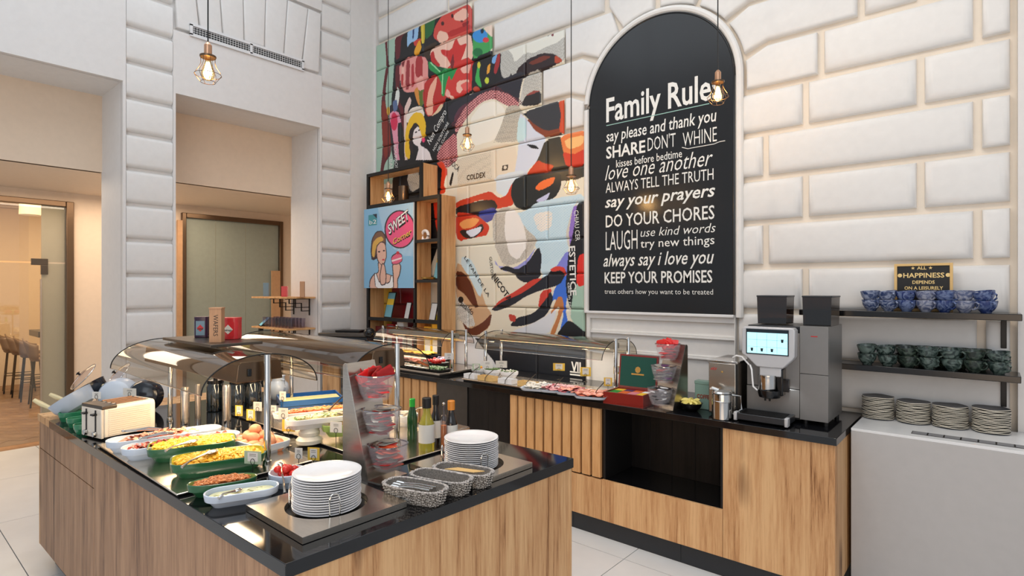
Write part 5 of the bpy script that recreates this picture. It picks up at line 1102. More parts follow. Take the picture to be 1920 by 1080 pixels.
# ---------------------------------------------------------------- toaster
tp0 = Z(190, 826, TI); t = thing('toaster', 'cream ribbed four slot toaster at the left end of the island', 'toaster', (0, 0, 0))
ta, tb = Z(191, 827, TI), Z(291, 806, TI); dvec = (tb-ta); Lt = dvec.length; az = math.atan2(dvec.y, dvec.x); t.location = (ta.x, ta.y, TI); t.rotation_euler = (0, 0, az); Wt, Ht = .20, .165
mat('toaster_cream', (222, 212, 196), .3, coat=.3)
body = MB().prismX([(0, .012), (Wt, .012), (Wt, Ht-.02), (Wt-.006, Ht-.006), (Wt-.02, Ht), (.02, Ht), (.006, Ht-.006), (0, Ht-.02)], .012, Lt-.0).build('housing', 'toaster_cream', t, bevel=.003)
rb = MB().box(.03, -.0025, 0, Lt-.025, .001, .0045).mesh('rib', 'toaster_cream')
for i in range(13): inst('rib', rb, t, (0, 0, .022+.0100*i))
MB().box(-.002, .004, .008, .012, Wt-.004, Ht-.012).build('control_panel', 'toaster_cream', t, bevel=.003)
MB().hexa([(.0, .0), (.07, .0), (.07, Wt), (.0, Wt)], Ht-.014, Ht+.004).build('top_cover', 'steel_dark', t, bevel=.004)
for k_ in range(4): MB().box(.075, .028+.044*k_, Ht-.01, Lt-.02, .046+.044*k_, Ht+.0015).build('slot', 'black', t)
for k_ in range(4): MB().box(.08, .034+.044*k_, Ht-.004, Lt-.03, .040+.044*k_, Ht+.006).build('bread_rack', 'copper', t)
for y_ in (.055, .145):
    MB().box(-.004, y_-.006, .04, .0, y_+.006, Ht-.02).build('lever_slot', 'black', t); MB().box(-.022, y_-.014, Ht-.045, -.002, y_+.014, Ht-.035).build('lever', 'black_gloss', t, bevel=.002)
    MB(Matrix.Translation((-.004, y_, .028)) @ Matrix.Rotation(R(-90), 4, 'Y')).lathe([(.014, 0), (.013, .012), (0, .013)], 18, cap=False).build('dial', 'steel_mirror', t)
for x_ in (.03, Lt-.04):
    for y_ in (.02, Wt-.02): MB().lathe([(.01, 0), (.01, .013)], 10, (x_, y_, 0)).build('foot', 'black', t)
# ---------------------------------------------------------------- pans, lids, green dishes
def orient(o, zdir, xdir):
    z_ = Vector(zdir).normalized(); x_ = Vector(xdir); x_ = (x_-z_*x_.dot(z_)).normalized(); y_ = z_.cross(x_); o.rotation_euler = Matrix((x_, y_, z_)).transposed().to_euler()
UP = Vector((0, 0, 1))
def pan(lab, px, up_, m, zd, xd, r=.095, h=.075, hand=True, t_=3.4):
    t = thing('saucepan', lab, 'pan', at(px, t_)+Vector((0, 0, up_))); orient(t, zd, xd)
    MB().lathe([(0, 0), (r*.55, .0), (r*.80, h*.15), (r*.95, h*.5), (r, h*.9), (r*1.02, h), (r*.98, h), (r*.96, h*.9), (r*.9, h*.5), (r*.7, h*.15), (0, .008)], 36, cap=False).build('pan_body', m, t)
    if hand: MB().tube([(r*.98, 0, h*.85), (r*1.2, 0, h*1.1), (r*1.4, 0, h*1.55), (r*1.55, 0, h*1.95)], [.008, .011, .014, .011], 10).build('handle', 'pale_handle', t)
    return t
mat('pale_handle', (222, 206, 160), .4); mat('pan_blue', (180, 192, 208), .3, coat=.3); mat('pan_navy', (18, 24, 34), .2, coat=.3)
z1_ = -RT*.52+UP*.80-FW*.15; x1_ = -RT*.85-UP*.5
pan('pale blue saucepan tilted on its side with a cream handle, leftmost on the island', 150, .90+.046, 'pan_blue', z1_, x1_, .112, .095, t_=3.30)
pan('black navy pan leaning behind the leftmost blue saucepan', 172, .90+.075, 'pan_navy', z1_, x1_, .118, .08, t_=3.47)
pan('pale blue saucepan tilted behind the toaster', 212, .90+.112, 'pan_blue', -RT*.3-UP*.2+FW*1.0, -RT*.8+UP*.5, .106, .11, t_=3.38)
pan('round black pan standing on edge behind the toaster', 266, .90+.102, 'pan_navy', -RT*.3-UP*.2+FW*1.0, -RT*.8+UP*.5, .098, .07, False, t_=3.42)
for px, t__, dz, lab in ((156, 3.5, .205, 'clear glass lid leaning on the leftmost pans'), (222, 3.6, .20, 'clear glass lid leaning on the pan behind the toaster')):
    t = thing('glass_lid', lab, 'lid', at(px, t__)+Vector((0, 0, .90+dz))); orient(t, -RT*.5+UP*.6-FW*.5, RT); MB().lathe([(0, .022), (.04, .018), (.075, .008), (.092, 0)], 32, cap=False).build('lid_glass', 'bin_plastic', t); MB().tube([(.093*math.cos(i*math.pi/18), .093*math.sin(i*math.pi/18), 0) for i in range(36)], .0025, 6, closed=True).build('rim', 'steel_mirror', t); MB().lathe([(.006, .02), (.006, .03), (.014, .036), (0, .042)], 14, cap=False).build('knob', 'black', t)
mat('green_glaze', (44, 122, 84), .15, coat=.6)
for px, py, nm in ((128, 790, 'farthest'), (144, 801, 'middle'), (158, 813, 'nearest')):
    p = Z(px, py, TI); dish_obj('oval_dish', 'glossy green oval dish beside the toaster, %s of three' % nm, Vector((p.x+.0, p.y+.085, TI)), R(80), .13, .038, .05, 'green_glaze', 'green_glaze', 'pill', foot=.012)
# ---------------------------------------------------------------- label holders
mat('card_white', (222, 218, 212), .6); mat('card_yellow', (226, 186, 70), .6); mat('card_green', (170, 186, 160), .6)
def card(px, py, w_, h_, m, lab, by=None, z=TI, rz=None, bx=None, inner='card_white'):
    # px,py = centre of the card, by = pixel row of its base
    p = Z(bx or px, by, z); zc_ = (p.copy()-Vector((0, 0, CAMZ))).dot(FW); wd = w_*zc_/FPX*1.1; hd = h_*zc_/FPX; top = CAMZ+(CY-py)*zc_/FPX-hd/2-z
    t = thing('label_holder', lab, 'label', (p.x, p.y, z), R(30) if rz is None else rz, 'food label holders')
    MB().lathe([(.016, 0), (.017, .002), (.010, .004), (.003, .007)], 16).build('base', 'steel_dark', t)
    tp = max(top, .02); mb = MB().tube([(0, 0, .004), (0, 0, tp)], .0014, 6); mb.build('stem', 'black', t)
    MB().tube([(.009*math.cos(a_*math.pi/8), -.002, tp+.010+.011*math.sin(a_*math.pi/8)) for a_ in range(16)], .0011, 5, closed=True).build('clip_ring', 'black', t)
    c_ = MB().box(-wd/2, -.0005, tp, wd/2, .0005, tp+hd).build('card', m, t)
    if m != 'card_white': MB().box(-wd*.3, -.0009, tp+hd*.2, wd*.3, -.0004, tp+hd*.9).build('print', inner, c_)
    ln = MB()
    for k_ in range(2): ln.box(-wd*.2, -.0013, tp+hd*(.62+.13*k_), wd*.2, -.0008, tp+hd*(.65+.13*k_))
    ln.build('writing', 'ink', c_)
for a_ in ((448, 770, 14, 20, 'card_yellow', 'small yellow edged card, leftmost above the boiled eggs', 800), (470, 778, 16, 21, 'card_yellow', 'yellow edged card just left of the canopy post', 806), (483, 762, 16, 17, 'card_white', 'white card set higher, left of the canopy post', 798), (512, 769, 12, 18, 'card_white', 'narrow white card right of the canopy post', 812), (531, 774, 18, 18, 'card_white', 'white card before the carrot platter', 822), (530, 742, 12, 16, 'card_white', 'small white card before the ceramic jug', 768),
           (541, 798, 24, 22, 'card_yellow', 'wide yellow edged card before the white egg dish corner', 836), (561, 783, 16, 16, 'card_white', 'white card before the long bean platter', 815), (598, 793, 20, 18, 'card_white', 'white card tilted before the cream bowls', 829), (630, 801, 22, 20, 'card_white', 'white card before the lime green dish', 840), (474, 858, 32, 24, 'card_green', 'green edged card at the corner of the scrambled egg dish', 897), (560, 850, 14, 20, 'card_white', 'white card behind the near plate stack', 874), (588, 851, 22, 24, 'card_yellow', 'yellow white card just behind the near plate stack', 878)):
    card(*a_)
card(181, 741, 17, 13, 'card_white', 'white card behind the toaster, left one', 800); card(243, 735, 26, 14, 'card_white', 'white card behind the toaster, right one', 782)
# ================================================================== SHELF UNIT WITH POSTER
SX0, SX1, SXM, SXU, SY = -5.336, -4.13, -4.50, -4.40, 3.758
su = thing('shelf_unit', 'open oak and black shelf unit against the mural on the counter', 'shelf unit', (SX0, SY, .90)); O = Matrix.Translation((-SX0, -SY, -.90))
def bd(n, x0, z0, x1, z1, y0=SY+.012, y1=YW-.03, m='oak_slat', par=su): return MB(O).box(x0, y0, z0, x1, y1, z1).build(n, m, par, bevel=.001)
zt_, zu = 2.575, 2.925
shz = [1.325, 1.735, 2.14]
for n_, x0, z0, x1, z1 in (('side_panel', SX0, .90, SX0+.03, zu), ('side_panel', SX1-.03, .90, SX1, zt_), ('side_panel', SXU-.03, zt_+.0, SXU, zu), ('divider', SXM-.02, .93, SXM, zt_-.03), ('top_board', SX0+.03, zt_-.03, SX1-.03, zt_), ('top_board', SX0+.03, zu-.03, SXU-.03, zu), ('bottom_board', SX0+.03, .90, SX1-.03, .93)): bd(n_, x0, z0, x1, z1)
for z in shz: bd('shelf_board', SXM, z-.02, SX1-.03, z)
for z in (1.325,): bd('shelf_board', SX0+.03, z-.02, SXM-.02, z)
f = MB(O); W_ = .035
def fr(x0, z0, x1, z1): f.box(x0, SY-.012, z0, x1, SY+.012, z1)
fr(SX0, .90, SX0+W_, zu); fr(SX1-W_, .90, SX1, zt_); fr(SXU-W_, zt_, SXU, zu); fr(SX0+W_, zu-W_, SXU-W_, zu); fr(SX0+W_, zt_-W_, SX1-W_, zt_); fr(SXM-W_*.8, .93, SXM, zt_-W_); fr(SX0+W_, 1.30, SX1-W_, 1.335); fr(SXM, 1.71, SX1-W_, 1.74); fr(SXM, 2.115, SX1-W_, 2.145); fr(SX0+W_, .90, SX1-W_, .935)
f.build('black_frame', 'black', su)
# poster
PB, PT, PX0, PX1, PY = 1.655, 2.53, SX0-.02, SXM-.005, SY-.030
po = thing('poster', 'blue pop art poster reading sweet corner on the shelf unit', 'poster', (PX0, PY, PB))
st = .0042; gx = np.linspace(PX0, PX1, int((PX1-PX0)/st)+1); gz = np.linspace(PB, PT, int((PT-PB)/st)+1); Xg, Zg = np.meshgrid(gx, gz); Xg = Xg.ravel(); Zg = Zg.ravel()
d_ = np.stack([Xg, np.full_like(Xg, PY), Zg-CAMZ], 1); ff = d_[:, 0]*FW.x+d_[:, 1]*FW.y; ll = d_[:, 0]*RT.x+d_[:, 1]*RT.y; PP = np.stack([CX+FPX*ll/ff, CY-FPX*d_[:, 2]/ff], 1)
LB, SK, SKD, HR, LN = (134, 186, 220), (226, 180, 160), (176, 120, 104), (120, 84, 66), (56, 40, 48)
def dots(P, c):
    k = inpoly(P, [(708, 388), (780, 370), (780, 480), (757, 480), (725, 455), (715, 420)]); q = (np.sin(P[:, 0]*2.0+P[:, 1]*.2)*np.sin(P[:, 1]*2.0)) > .25; c[k & q] = lin((214, 228, 238))
PO = [dots, ((70, 150, 160), [(691, 404), (707, 401), (707, 422), (691, 424)], 1), ((30, 40, 60), [(699, 402), (707, 401), (707, 410)], 1),
 ((40, 30, 40), (750, 430, 29, 36, 0)), ((226, 78, 130), (750, 430, 26.5, 33.5)),
 (LN, [(697, 490), (695, 470), (697, 448), (705, 434), (716, 432), (724, 442), (724, 462), (716, 480)]), (HR, [(698, 486), (697, 460), (700, 445), (706, 436), (716, 434), (722, 444), (722, 460), (712, 470)]),
 ((216, 170, 80), [(697, 478), (699, 455), (707, 446), (716, 443), (720, 450), (711, 456), (704, 468), (702, 484)]),
 (LN, [(705, 462), (714, 452), (723, 455), (726, 480), (721, 496), (714, 500), (706, 485)]), (SK, [(706.5, 463), (714, 454), (722, 457), (724.5, 480), (720, 494), (714, 497), (707.5, 484)]),
 (LN, (711, 472, 2.2, 1.4)), (LN, (720, 470, 2, 1.4)), ((200, 50, 70), (719, 487, 2.4, 1.7)),
 (LN, [(708, 490), (717, 497), (718, 510), (735, 516), (744, 524), (746, 542), (692, 542), (693, 525), (700, 514), (710, 510)]), (SK, [(709.5, 492), (716, 498), (717, 511), (734, 517), (742, 525), (744.5, 542), (693.5, 542), (694.5, 526), (701, 515.5), (711, 511)]),
 (LN, [(701, 512), (706, 512), (712, 530), (730, 530), (733, 515), (738, 517), (739, 542), (704, 542)]), ((240, 240, 240), [(702.5, 514), (705, 513), (711.5, 532), (730.5, 532), (734, 517), (736.5, 518), (737.5, 542), (705, 542)]),
 (LN, [(716, 492), (722, 496), (725, 515), (724, 534), (714, 536), (711, 520)]), (SK, [(717, 494), (721, 498), (723.5, 516), (722.5, 532), (715, 534), (712.5, 520)]),
 (LN, [(735, 494), (748, 490), (753, 500), (750, 516), (746, 525), (747, 542), (737, 542), (737, 520)]), (SK, [(736.5, 496), (747, 492), (751, 500), (748.5, 515), (744.5, 524), (745.5, 542), (738.5, 542), (738.5, 518)]),
 (LN, [(733, 484), (736, 478), (745, 473), (754, 476), (755, 490), (746, 496), (735, 497)]), ((226, 96, 130), [(734, 485), (737, 480), (745, 475), (753, 477.5), (754, 489), (745.5, 494.5), (736, 495)]), ((244, 220, 220), [(734.5, 488), (754, 482), (754, 485), (735, 491)], 1), ((196, 30, 50), (746, 474, 3, 3))]
me = bpy.data.meshes.new('print'); nx, nz = len(gx)-1, len(gz)-1; a_ = (np.arange(nz)[:, None]*(nx+1)+np.arange(nx)[None, :]).ravel(); F = np.stack([a_, a_+1, a_+nx+2, a_+nx+1], 1)
v = np.stack([Xg-PX0, np.zeros_like(Xg)-.001, Zg-PB], 1); me.vertices.add(len(v)); me.vertices.foreach_set('co', v.ravel().astype(np.float32)); me.loops.add(len(F)*4); me.loops.foreach_set('vertex_index', F.ravel().astype(np.int32)); me.polygons.add(len(F)); me.polygons.foreach_set('loop_start', np.arange(0, len(F)*4, 4, dtype=np.int32)); me.update(calc_edges=True)
toface_colors(me, paint(PP, LB, PO)); me.materials.append(MT['poster_print']); inst('print', me, po)
MB().box(0, 0, 0, PX1-PX0, .014, PT-PB).build('panel', 'white_gloss', po)
def ptext(s, px0, py0, px1, py1, h, m, dy=.002, **k):
    a = YP(px0, py0, PY)-Vector(po.location); b = YP(px1, py1, PY)-Vector(po.location); a.y = b.y = -dy; u = (b-a); w_ = u.length; u.normalize(); v_ = Vector((-u.z, 0, u.x)) if u.x > 0 else V
    return text(s, 'lettering', m, a, u, v_, w_, h, po, **k)
ptext('SWEET', 730, 441, 770, 410, .105, 'ink', .002, bold=.07, shear=.15); ptext('SWEET', 730, 439, 769, 408, .095, 'white', .003, bold=.015, shear=.15)
mat('gold_text', (240, 190, 90), .5); ptext('Corner', 738, 460, 773, 440, .06, 'ink', .002, bold=.05, shear=.15); ptext('Corner', 738, 459, 773, 438, .058, 'gold_text', .003, bold=.01, shear=.15)
ptext('b2', 693, 421, 706, 419, .045, 'white', .002)
# things on the shelf unit
def stand_card(px, py, z, w_, h_, y, cols, lab, rz=0):
    p = YP(px, py, y); t = thing('display_card', lab, 'card', (p.x, y, z), rz); t.rotation_euler = (R(-12), 0, rz)
    MB().box(-w_/2, -.004, .0, w_/2, .004, h_).build('board', 'black', t)
    n_ = len(cols)
    for i, c in enumerate(cols): MB().box(-w_*.44, -.0055, h_*(.04+.92*i/n_), w_*.44, -.004, h_*(.04+.92*(i+1)/n_)).build('printed_band', c, t)
mat('card_blue', (120, 184, 200), .5); mat('card_grey', (214, 216, 216), .5)
stand_card(727, 590, 1.328, .20, .29, SY+.07, ('card_blue', 'card_blue', 'yellow', 'card_blue'), 'tall blue and yellow card standing at the lower left of the shelf unit', R(-14))
stand_card(762, 592, 1.328, .11, .18, SY+.06, ('card_grey',), 'small grey card beside the tall blue one on the shelf unit', R(-14)); stand_card(810, 594, 1.328, .13, .18, SY+.06, ('card_grey',), 'small grey card in the right column of the shelf unit', R(-14))
stand_card(817, 516, 1.738, .10, .36, SY+.08, ('card_blue', 'card_blue', 'yellow', 'white'), 'narrow blue and yellow card in the middle right compartment', R(-14))
p = YP(757, 372, SY+.1); t = thing('candle_jar', 'dark amber candle jar in the top compartment of the shelf unit', 'jar', (p.x, SY+.1, 2.576)); MB().lathe([(.05, 0), (.055, .008), (.055, .17), (.05, .17), (.048, .02)], 24).build('jar_body', 'bronze', t); MB().lathe([(.046, .02), (.046, .1)], 20).build('wax', 'pale_wood', t)
p = YP(797, 445, SY+.09); o = MB().tube([(.05*math.cos(i*math.pi/12), 0, .062+.05*math.sin(i*math.pi/12)) for i in range(24)], .016, 10, closed=True).build('ring_ornament', 'porcelain', loc=(p.x, SY+.09, 2.134)); tag(o, 'white ring ornament in the upper right compartment', 'ornament')
p = YP(800, 520, SY+.03); t = thing('brass_dish', 'low brass dish at the front of the right middle shelf', 'dish', (p.x, SY+.06, 1.736)); MB().lathe([(.05, 0), (.075, .012), (.08, .03), (.076, .03), (.05, .006), (0, .006)], 24, cap=False).build('dish_body', 'brass', t)
for j, (x, c) in enumerate(((-5.2, 'darkred'), (-5.0, 'red'), (-4.82, 'white'), (-4.66, 'darkred'), (-4.38, 'yellow'), (-4.26, 'yellow'))):
    t = thing('packet', '%s packet on the bottom shelf of the unit, number %s from the left' % ({'darkred': 'dark red', 'red': 'bright red', 'white': 'white', 'yellow': 'yellow'}[c], ['one', 'two', 'three', 'four', 'five', 'six'][j]), 'packet', (x, SY+.08, .932))
    MB().box(-.055, -.03, 0, .055, .03, .30+.03*(j % 3)).build('carton', c, t, bevel=.002); MB().box(-.04, -.032, .08, .04, -.0305, .2).build('front_label', 'label_white' if c != 'white' else 'pink', t)
# ================================================================== BACK CANOPIES AND COLD FOOD
mat('housing_grey', (150, 146, 132), .35)
for t_args in (('heated_canopy', 'glass canopy over the cheese and salad trays, left on the back counter', -4.65, -3.66, 3.545, .20, 1.275, .13, [(-3.65, 3.46, 1.277, .013), (-3.65, 3.63, 1.277, .013), (-4.65, 3.46, 1.277, .013), (-4.65, 3.63, 1.277, .013)]), ('heated_canopy', 'long glass canopy over the cold meats on the back counter', -3.37, -2.12, 3.72, .255, 1.275, .135, [(-3.38, 3.60, 1.28, .014), (-3.37, 3.80, 1.28, .014), (-2.11, 3.64, 1.28, .014), (-2.10, 3.81, 1.28, .014)])):
    canopy(*t_args, box=(.045, .045), boxmat='housing_grey', heat=2.6, col=(1, .95, .88), grp='back counter canopies')
steel_plate('steel edged cooled slab under the cheese trays', -4.80, 3.212, -3.545, 3.74, h=.035, name='cold_slab', m='steel', cat='cold plate')
pa_, pb2 = Z(868, 714, .9), Z(1133, 768, .9)
steel_plate('long steel framed cold plate under the meat trays', pa_.x, 3.225, pb2.x, 3.60, h=.022, name='cold_plate', m='steel', cat='cold plate')
def black_tray(lab, x, y, z, w_, d_, mats_, items, fn, grp, cat, lab2, rz=0, edge='black'):
    t = thing('serving_tray', lab, 'tray', (x, y, z), rz); pr = MB().dish([(.014, 0), (.003, .014), (0, .018), (.004, .018), (.02, .005)], w_/2, d_/2, 28, ex=6); pr.build('tray_body', edge, t)
    M = place(x, y, z+.006, rz)
    for j in range(items):
        me_ = fn(j) if callable(fn) else fn; u_ = (j+.5)/items
        tag(inst(cat.replace(' ', '_'), me_, None, up(M, random.uniform(-w_*.36, w_*.36), random.uniform(-d_*.34, d_*.34), .010+.0014*j*(14/items)), (random.uniform(-.1, .1), random.uniform(-.1, .1), random.uniform(0, 6.3))), lab2, cat, grp)
def slice_mesh(m, r_=.04, n_=12, sq=False, wv=.006):
    vs = [(0, 0, .003)]+[(r_*(1.1 if sq and i % 3 == 1 else 1)*math.cos(2*math.pi*i/n_), r_*math.sin(2*math.pi*i/n_), wv*math.sin(i*2.4)) for i in range(n_)]
    mb = MB().add(vs, [(0, 1+i, 1+(i+1) % n_) for i in range(n_)]); return mb.mesh('slice', m)
mat('cheese_yellow', (240, 196, 84), .35, var=.06); mat('ham', (228, 156, 160), .35, var=.15, vscale=60); mat('salmon', (230, 130, 104), .35, var=.2, vscale=50); mat('salami', (190, 96, 104), .35, var=.35, vscale=140); mat('white_food', (232, 226, 214), .4, var=.1); mat('cucumber', (104, 148, 84), .35, var=.3, vscale=70); mat('radish', (206, 190, 214), .4, var=.2)
cs, hs, ss, sl, cu, rd, wt, tmz = [slice_mesh(m, r_, 10, sq) for m, r_, sq in (('cheese_yellow', .055, True), ('ham', .05, False), ('salmon', .045, False), ('salami', .032, False), ('cucumber', .022, False), ('radish', .022, False), ('white_food', .03, False), ('tomato', .022, False))]
tom = MB().ball((0, 0, 0), .018, .018, .016, 12, 8).mesh('tomato', 'tomato'); ZS = .936
for lab, x, y, z, w_, d_, n_, me_, grp, cat, l2 in (
    ('black tray of yellow cheese slices at the back of the slab', -4.28, 3.58, ZS+.07, .56, .17, 34, cs, 'sliced cheese', 'cheese slice', 'yellow cheese slice fanned on the rear black tray'),
    ('black tray of pink ham slices in the middle of the slab', -4.28, 3.42, ZS+.03, .56, .16, 34, hs, 'sliced ham', 'ham slice', 'pink ham slice on the middle black tray'),
    ('black tray of pale mozzarella and lettuce nearest the slab edge', -4.12, 3.275, ZS, .72, .11, 30, wt, 'white cheese pieces', 'white cheese', 'pale cheese piece on the front black tray'),
    ('black tray of sliced radish left of the tomatoes', -3.96, 3.60, ZS+.03, .16, .16, 22, rd, 'radish slices', 'radish slice', 'pale violet radish slice beside the tomatoes'),
    ('black tray of red tomato quarters in the slab centre', -3.86, 3.45, ZS+.03, .26, .17, 34, tom, 'red tomatoes', 'tomato', 'red tomato piece on the back counter slab'),
    ('black tray of cucumber slices at the right slab end', -3.68, 3.32, ZS, .22, .17, 44, cu, 'cucumber slices', 'cucumber slice', 'green cucumber slice at the right slab end')):
    black_tray(lab, x, y, z, w_, d_, None, n_, me_, grp, cat, l2)
    if z > ZS: tag(MB().box(x-w_*.4, y-d_*.4, ZS, x+w_*.4, y+d_*.4, z).build('riser_block', 'black'), 'black riser block under the %s' % lab.split(' of ')[1].split(' at ')[0].split(' in ')[0].split(' left')[0], 'riser')
ZP = .923
mat('tray_edge', (150, 176, 214), .25)
for i, (px, py, me_, nm, pos_) in enumerate(((1010, 724, wt, 'white cheese', 'leftmost'), (1046, 727, hs, 'pink ham', 'second'), (1076, 731, ss, 'salami and salmon', 'third'), (1112, 738, ss, 'orange salmon', 'rightmost'))):
    p = Z(px, py, ZP+.02); black_tray('white square tray of %s, %s of four on the cold plate' % (nm, pos_), p.x, min(p.y, 3.50), ZP, .23, .24, None, 26, (lambda j, a_=me_, b_=sl, i=i: b_ if i in (1, 2) and j % 2 else a_), 'slices on the %s cold tray' % pos_, 'cold cut' if i else 'white cheese', 'slice on the %s white tray of the cold plate' % pos_, R(18), 'porcelain_blue')
for i, (px, py, w_, nm) in enumerate(((900, 706, .12, 'leftmost'), (925, 711, .16, 'second'), (958, 717, .14, 'third'), (1000, 722, .16, 'fourth'), (1035, 733, .20, 'fifth'), (1090, 750, .20, 'rightmost'))):
    p = Z(px, py, ZP); t = thing('serving_box', 'pale wooden serving box on the front of the cold plate, %s' % nm, 'box', (p.x, 3.285, ZP)); hh = .035
    for a, b, c, d in ((-w_/2, -.035, w_/2, -.03), (-w_/2, .03, w_/2, .035), (-w_/2, -.03, -w_/2+.005, .03), (w_/2-.005, -.03, w_/2, .03)): MB().box(a, b, 0, c, d, hh).build('side_board', 'pale_wood' if i in (1, 3, 5) else 'porcelain', t)
    MB().box(-w_/2+.005, -.03, 0, w_/2-.005, .03, .012).build('bottom', 'white_food', t)
    o = MB().tube([(0, -.055, .002), (0, -.05, .03), (0, -.02, .05), (0, .06, .085)], .003, 6).build('tong_arm', 'steel_dark', None, loc=(p.x+.02, 3.285, ZP+.0)); tag(o, 'small dark tongs leaning on the %s serving box' % nm, 'tongs')
for i, (px, py, m, nm) in enumerate(((903, 690, 'orange', 'orange and green salad'), (926, 692, 'leaf', 'leafy salad'), (958, 700, 'white_food', 'white onion rings'))):
    p = YP(px, py, 3.52); t = dish_obj('bowl', 'small bowl of %s at the left of the long canopy' % nm, Vector((p.x, 3.50, ZP)), 0, .075, .07, .05, 'porcelain', 'porcelain', 'oval', 'bowl', .02); mb = MB(Matrix.Translation((p.x, 3.50, ZP)))
    for j in range(90): x, y = rnd_in(.06, .055); mb.k = j % 2; mb.chip((x, y, .045+random.uniform(0, .012)), .010, .007, .004)
    food(mb, 'salad', [m, 'leaf' if i else 'yellow'], '%s heaped in its small bowl' % nm)
for a_ in ((1048, 688, 20, 14, 'card_yellow', 'yellow edged card in front of the black mural block', 712), (1098, 697, 18, 17, 'card_yellow', 'pale yellow card near the three letters on the wall', 716), (1140, 716, 14, 16, 'card_yellow', 'orange yellow card beside the canopy post and tea box', 736), (940, 683, 20, 13, 'card_white', 'white card at the left of the black mural block', 700), (914, 684, 18, 14, 'card_white', 'white card behind the left canopy posts', 704), (893, 688, 14, 12, 'card_green', 'pale green card between the two back canopies', 706), (842, 668, 16, 12, 'card_white', 'white card above the cucumber tray', 700), (1157, 694, 12, 14, 'card_yellow', 'yellow card behind the right canopy post', 722)):
    card(*a_, z=.925)
# ================================================================== TEA BOX, STAND, LEMONS, SIGN
ta, tb = Z(1131, 756, .9), Z(1206, 766, .9); az = math.atan2((tb-ta).y, (tb-ta).x); wd = (tb-ta).length
t = thing('tea_box', 'open dark red wooden tea box with a green lined lid', 'tea box', (ta.x, ta.y, .9), az); DD = .22; hh = .078
MB().box(0, 0, 0, wd, DD, .008).build('bottom', 'darkred', t)
for a, b, c, d in ((0, 0, wd, .01), (0, DD-.01, wd, DD), (0, .01, .01, DD-.01), (wd-.01, .01, wd, DD-.01)): MB().box(a, b, .008, c, d, hh).build('side_board', 'darkred', t, bevel=.001)
mat('felt_green', (8, 74, 62), .7)
M = Matrix.Translation((0, DD, hh)) @ Matrix.Rotation(R(-8), 4, 'X'); ld = MB(M).box(0, 0, 0, wd, .018, .225).build('lid', 'darkred', t, bevel=.002); MB(M).box(.012, -.002, .012, wd-.012, .0, .213).build('lining', 'felt_green', t)
MB(M).prismY([(wd/2+.02*math.cos(i*math.pi/4), .125+.022*math.sin(i*math.pi/4)) for i in range(8)], -.004, -.002).build('emblem', 'brass', t); MB(M).box(wd/2-.045, -.004, .09, wd/2+.045, -.002, .10).build('emblem_bar', 'brass', t)
cols = ('green', 'orange', 'pink', 'yellow', 'white', 'purple'); tm3 = {c: MB().box(-.026, -.005, 0, .026, .005, .062).mesh('tea_bag', c, False) for c in cols}
for i in range(4):
    for j in range(11):
        c = cols[[0, 1, 2, 3][i] if j < 7 else [3, 5, 1, 4][i]]; q_ = Matrix.Translation(t.location) @ Matrix.Rotation(az, 4, 'Z') @ Vector((.01+(wd-.02)*(i+.5)/4, .03+.0155*j, .0092))
        tag(inst('tea_bag', tm3[c], None, q_, (R(-12), 0, az), ((wd-.03)/4/.054, 1, 1)), '%s wrapped tea bag in the open tea box' % c, 'tea bag', 'tea bags in the tea box')
p = Z(1250, 766, .9); sachet_stand('leaning steel sachet stand with three clear bins beside the tea box', p, .9, R(-104), (('paper_black', 'paper_black', 'white'), ('paper_black', 'foil_grey', 'foil_red', 'purple'), ('paper_red',)), pre='counter', tall=.40)
p = Z(1296, 770, .9); t = thing('bowl', 'small black bowl of lemon wedges by the milk cooler', 'bowl', (p.x, p.y, .9)); MB().lathe([(.03, 0), (.035, .003), (.058, .025), (.068, .05), (.065, .05), (.055, .028), (.03, .008), (0, .008)], 28, cap=False).build('bowl_body', 'black_gloss', t)
mat('lemon', (236, 220, 120), .4, var=.1); lm = MB().prismY([(.026*math.cos(math.pi*i/8), .020*math.sin(math.pi*i/8)) for i in range(9)], -.007, .007).mesh('lemon_wedge', 'lemon')
for j in range(13): a_ = j*2.4; tag(inst('lemon_wedge', lm, None, p+Vector((.035*math.cos(a_)*(j > 2), .035*math.sin(a_)*(j > 2), .038+.014*(j < 5)+.004*(j % 3))), (random.uniform(-.8, .8), random.uniform(-.8, .8), a_)), 'pale yellow lemon wedge in the small black bowl', 'lemon', 'lemon wedges')
p = Z(1320, 768, .9); t = thing('coffee_tin', 'grey green coffee tin half hidden by the milk cooler', 'tin', (p.x, p.y+.03, .9), R(2)); mat('sage', (120, 150, 140), .4); MB().box(-.06, -.03, 0, .06, .03, .165).build('tin_body', 'sage', t, bevel=.004); MB().box(-.062, -.032, .155, .062, .032, .175).build('lid', 'sage', t, bevel=.003)
text('COFFEE', 'lettering', 'darkred', (-.045, -.0315, .068), U, V, .09, .024, t, bold=.03)
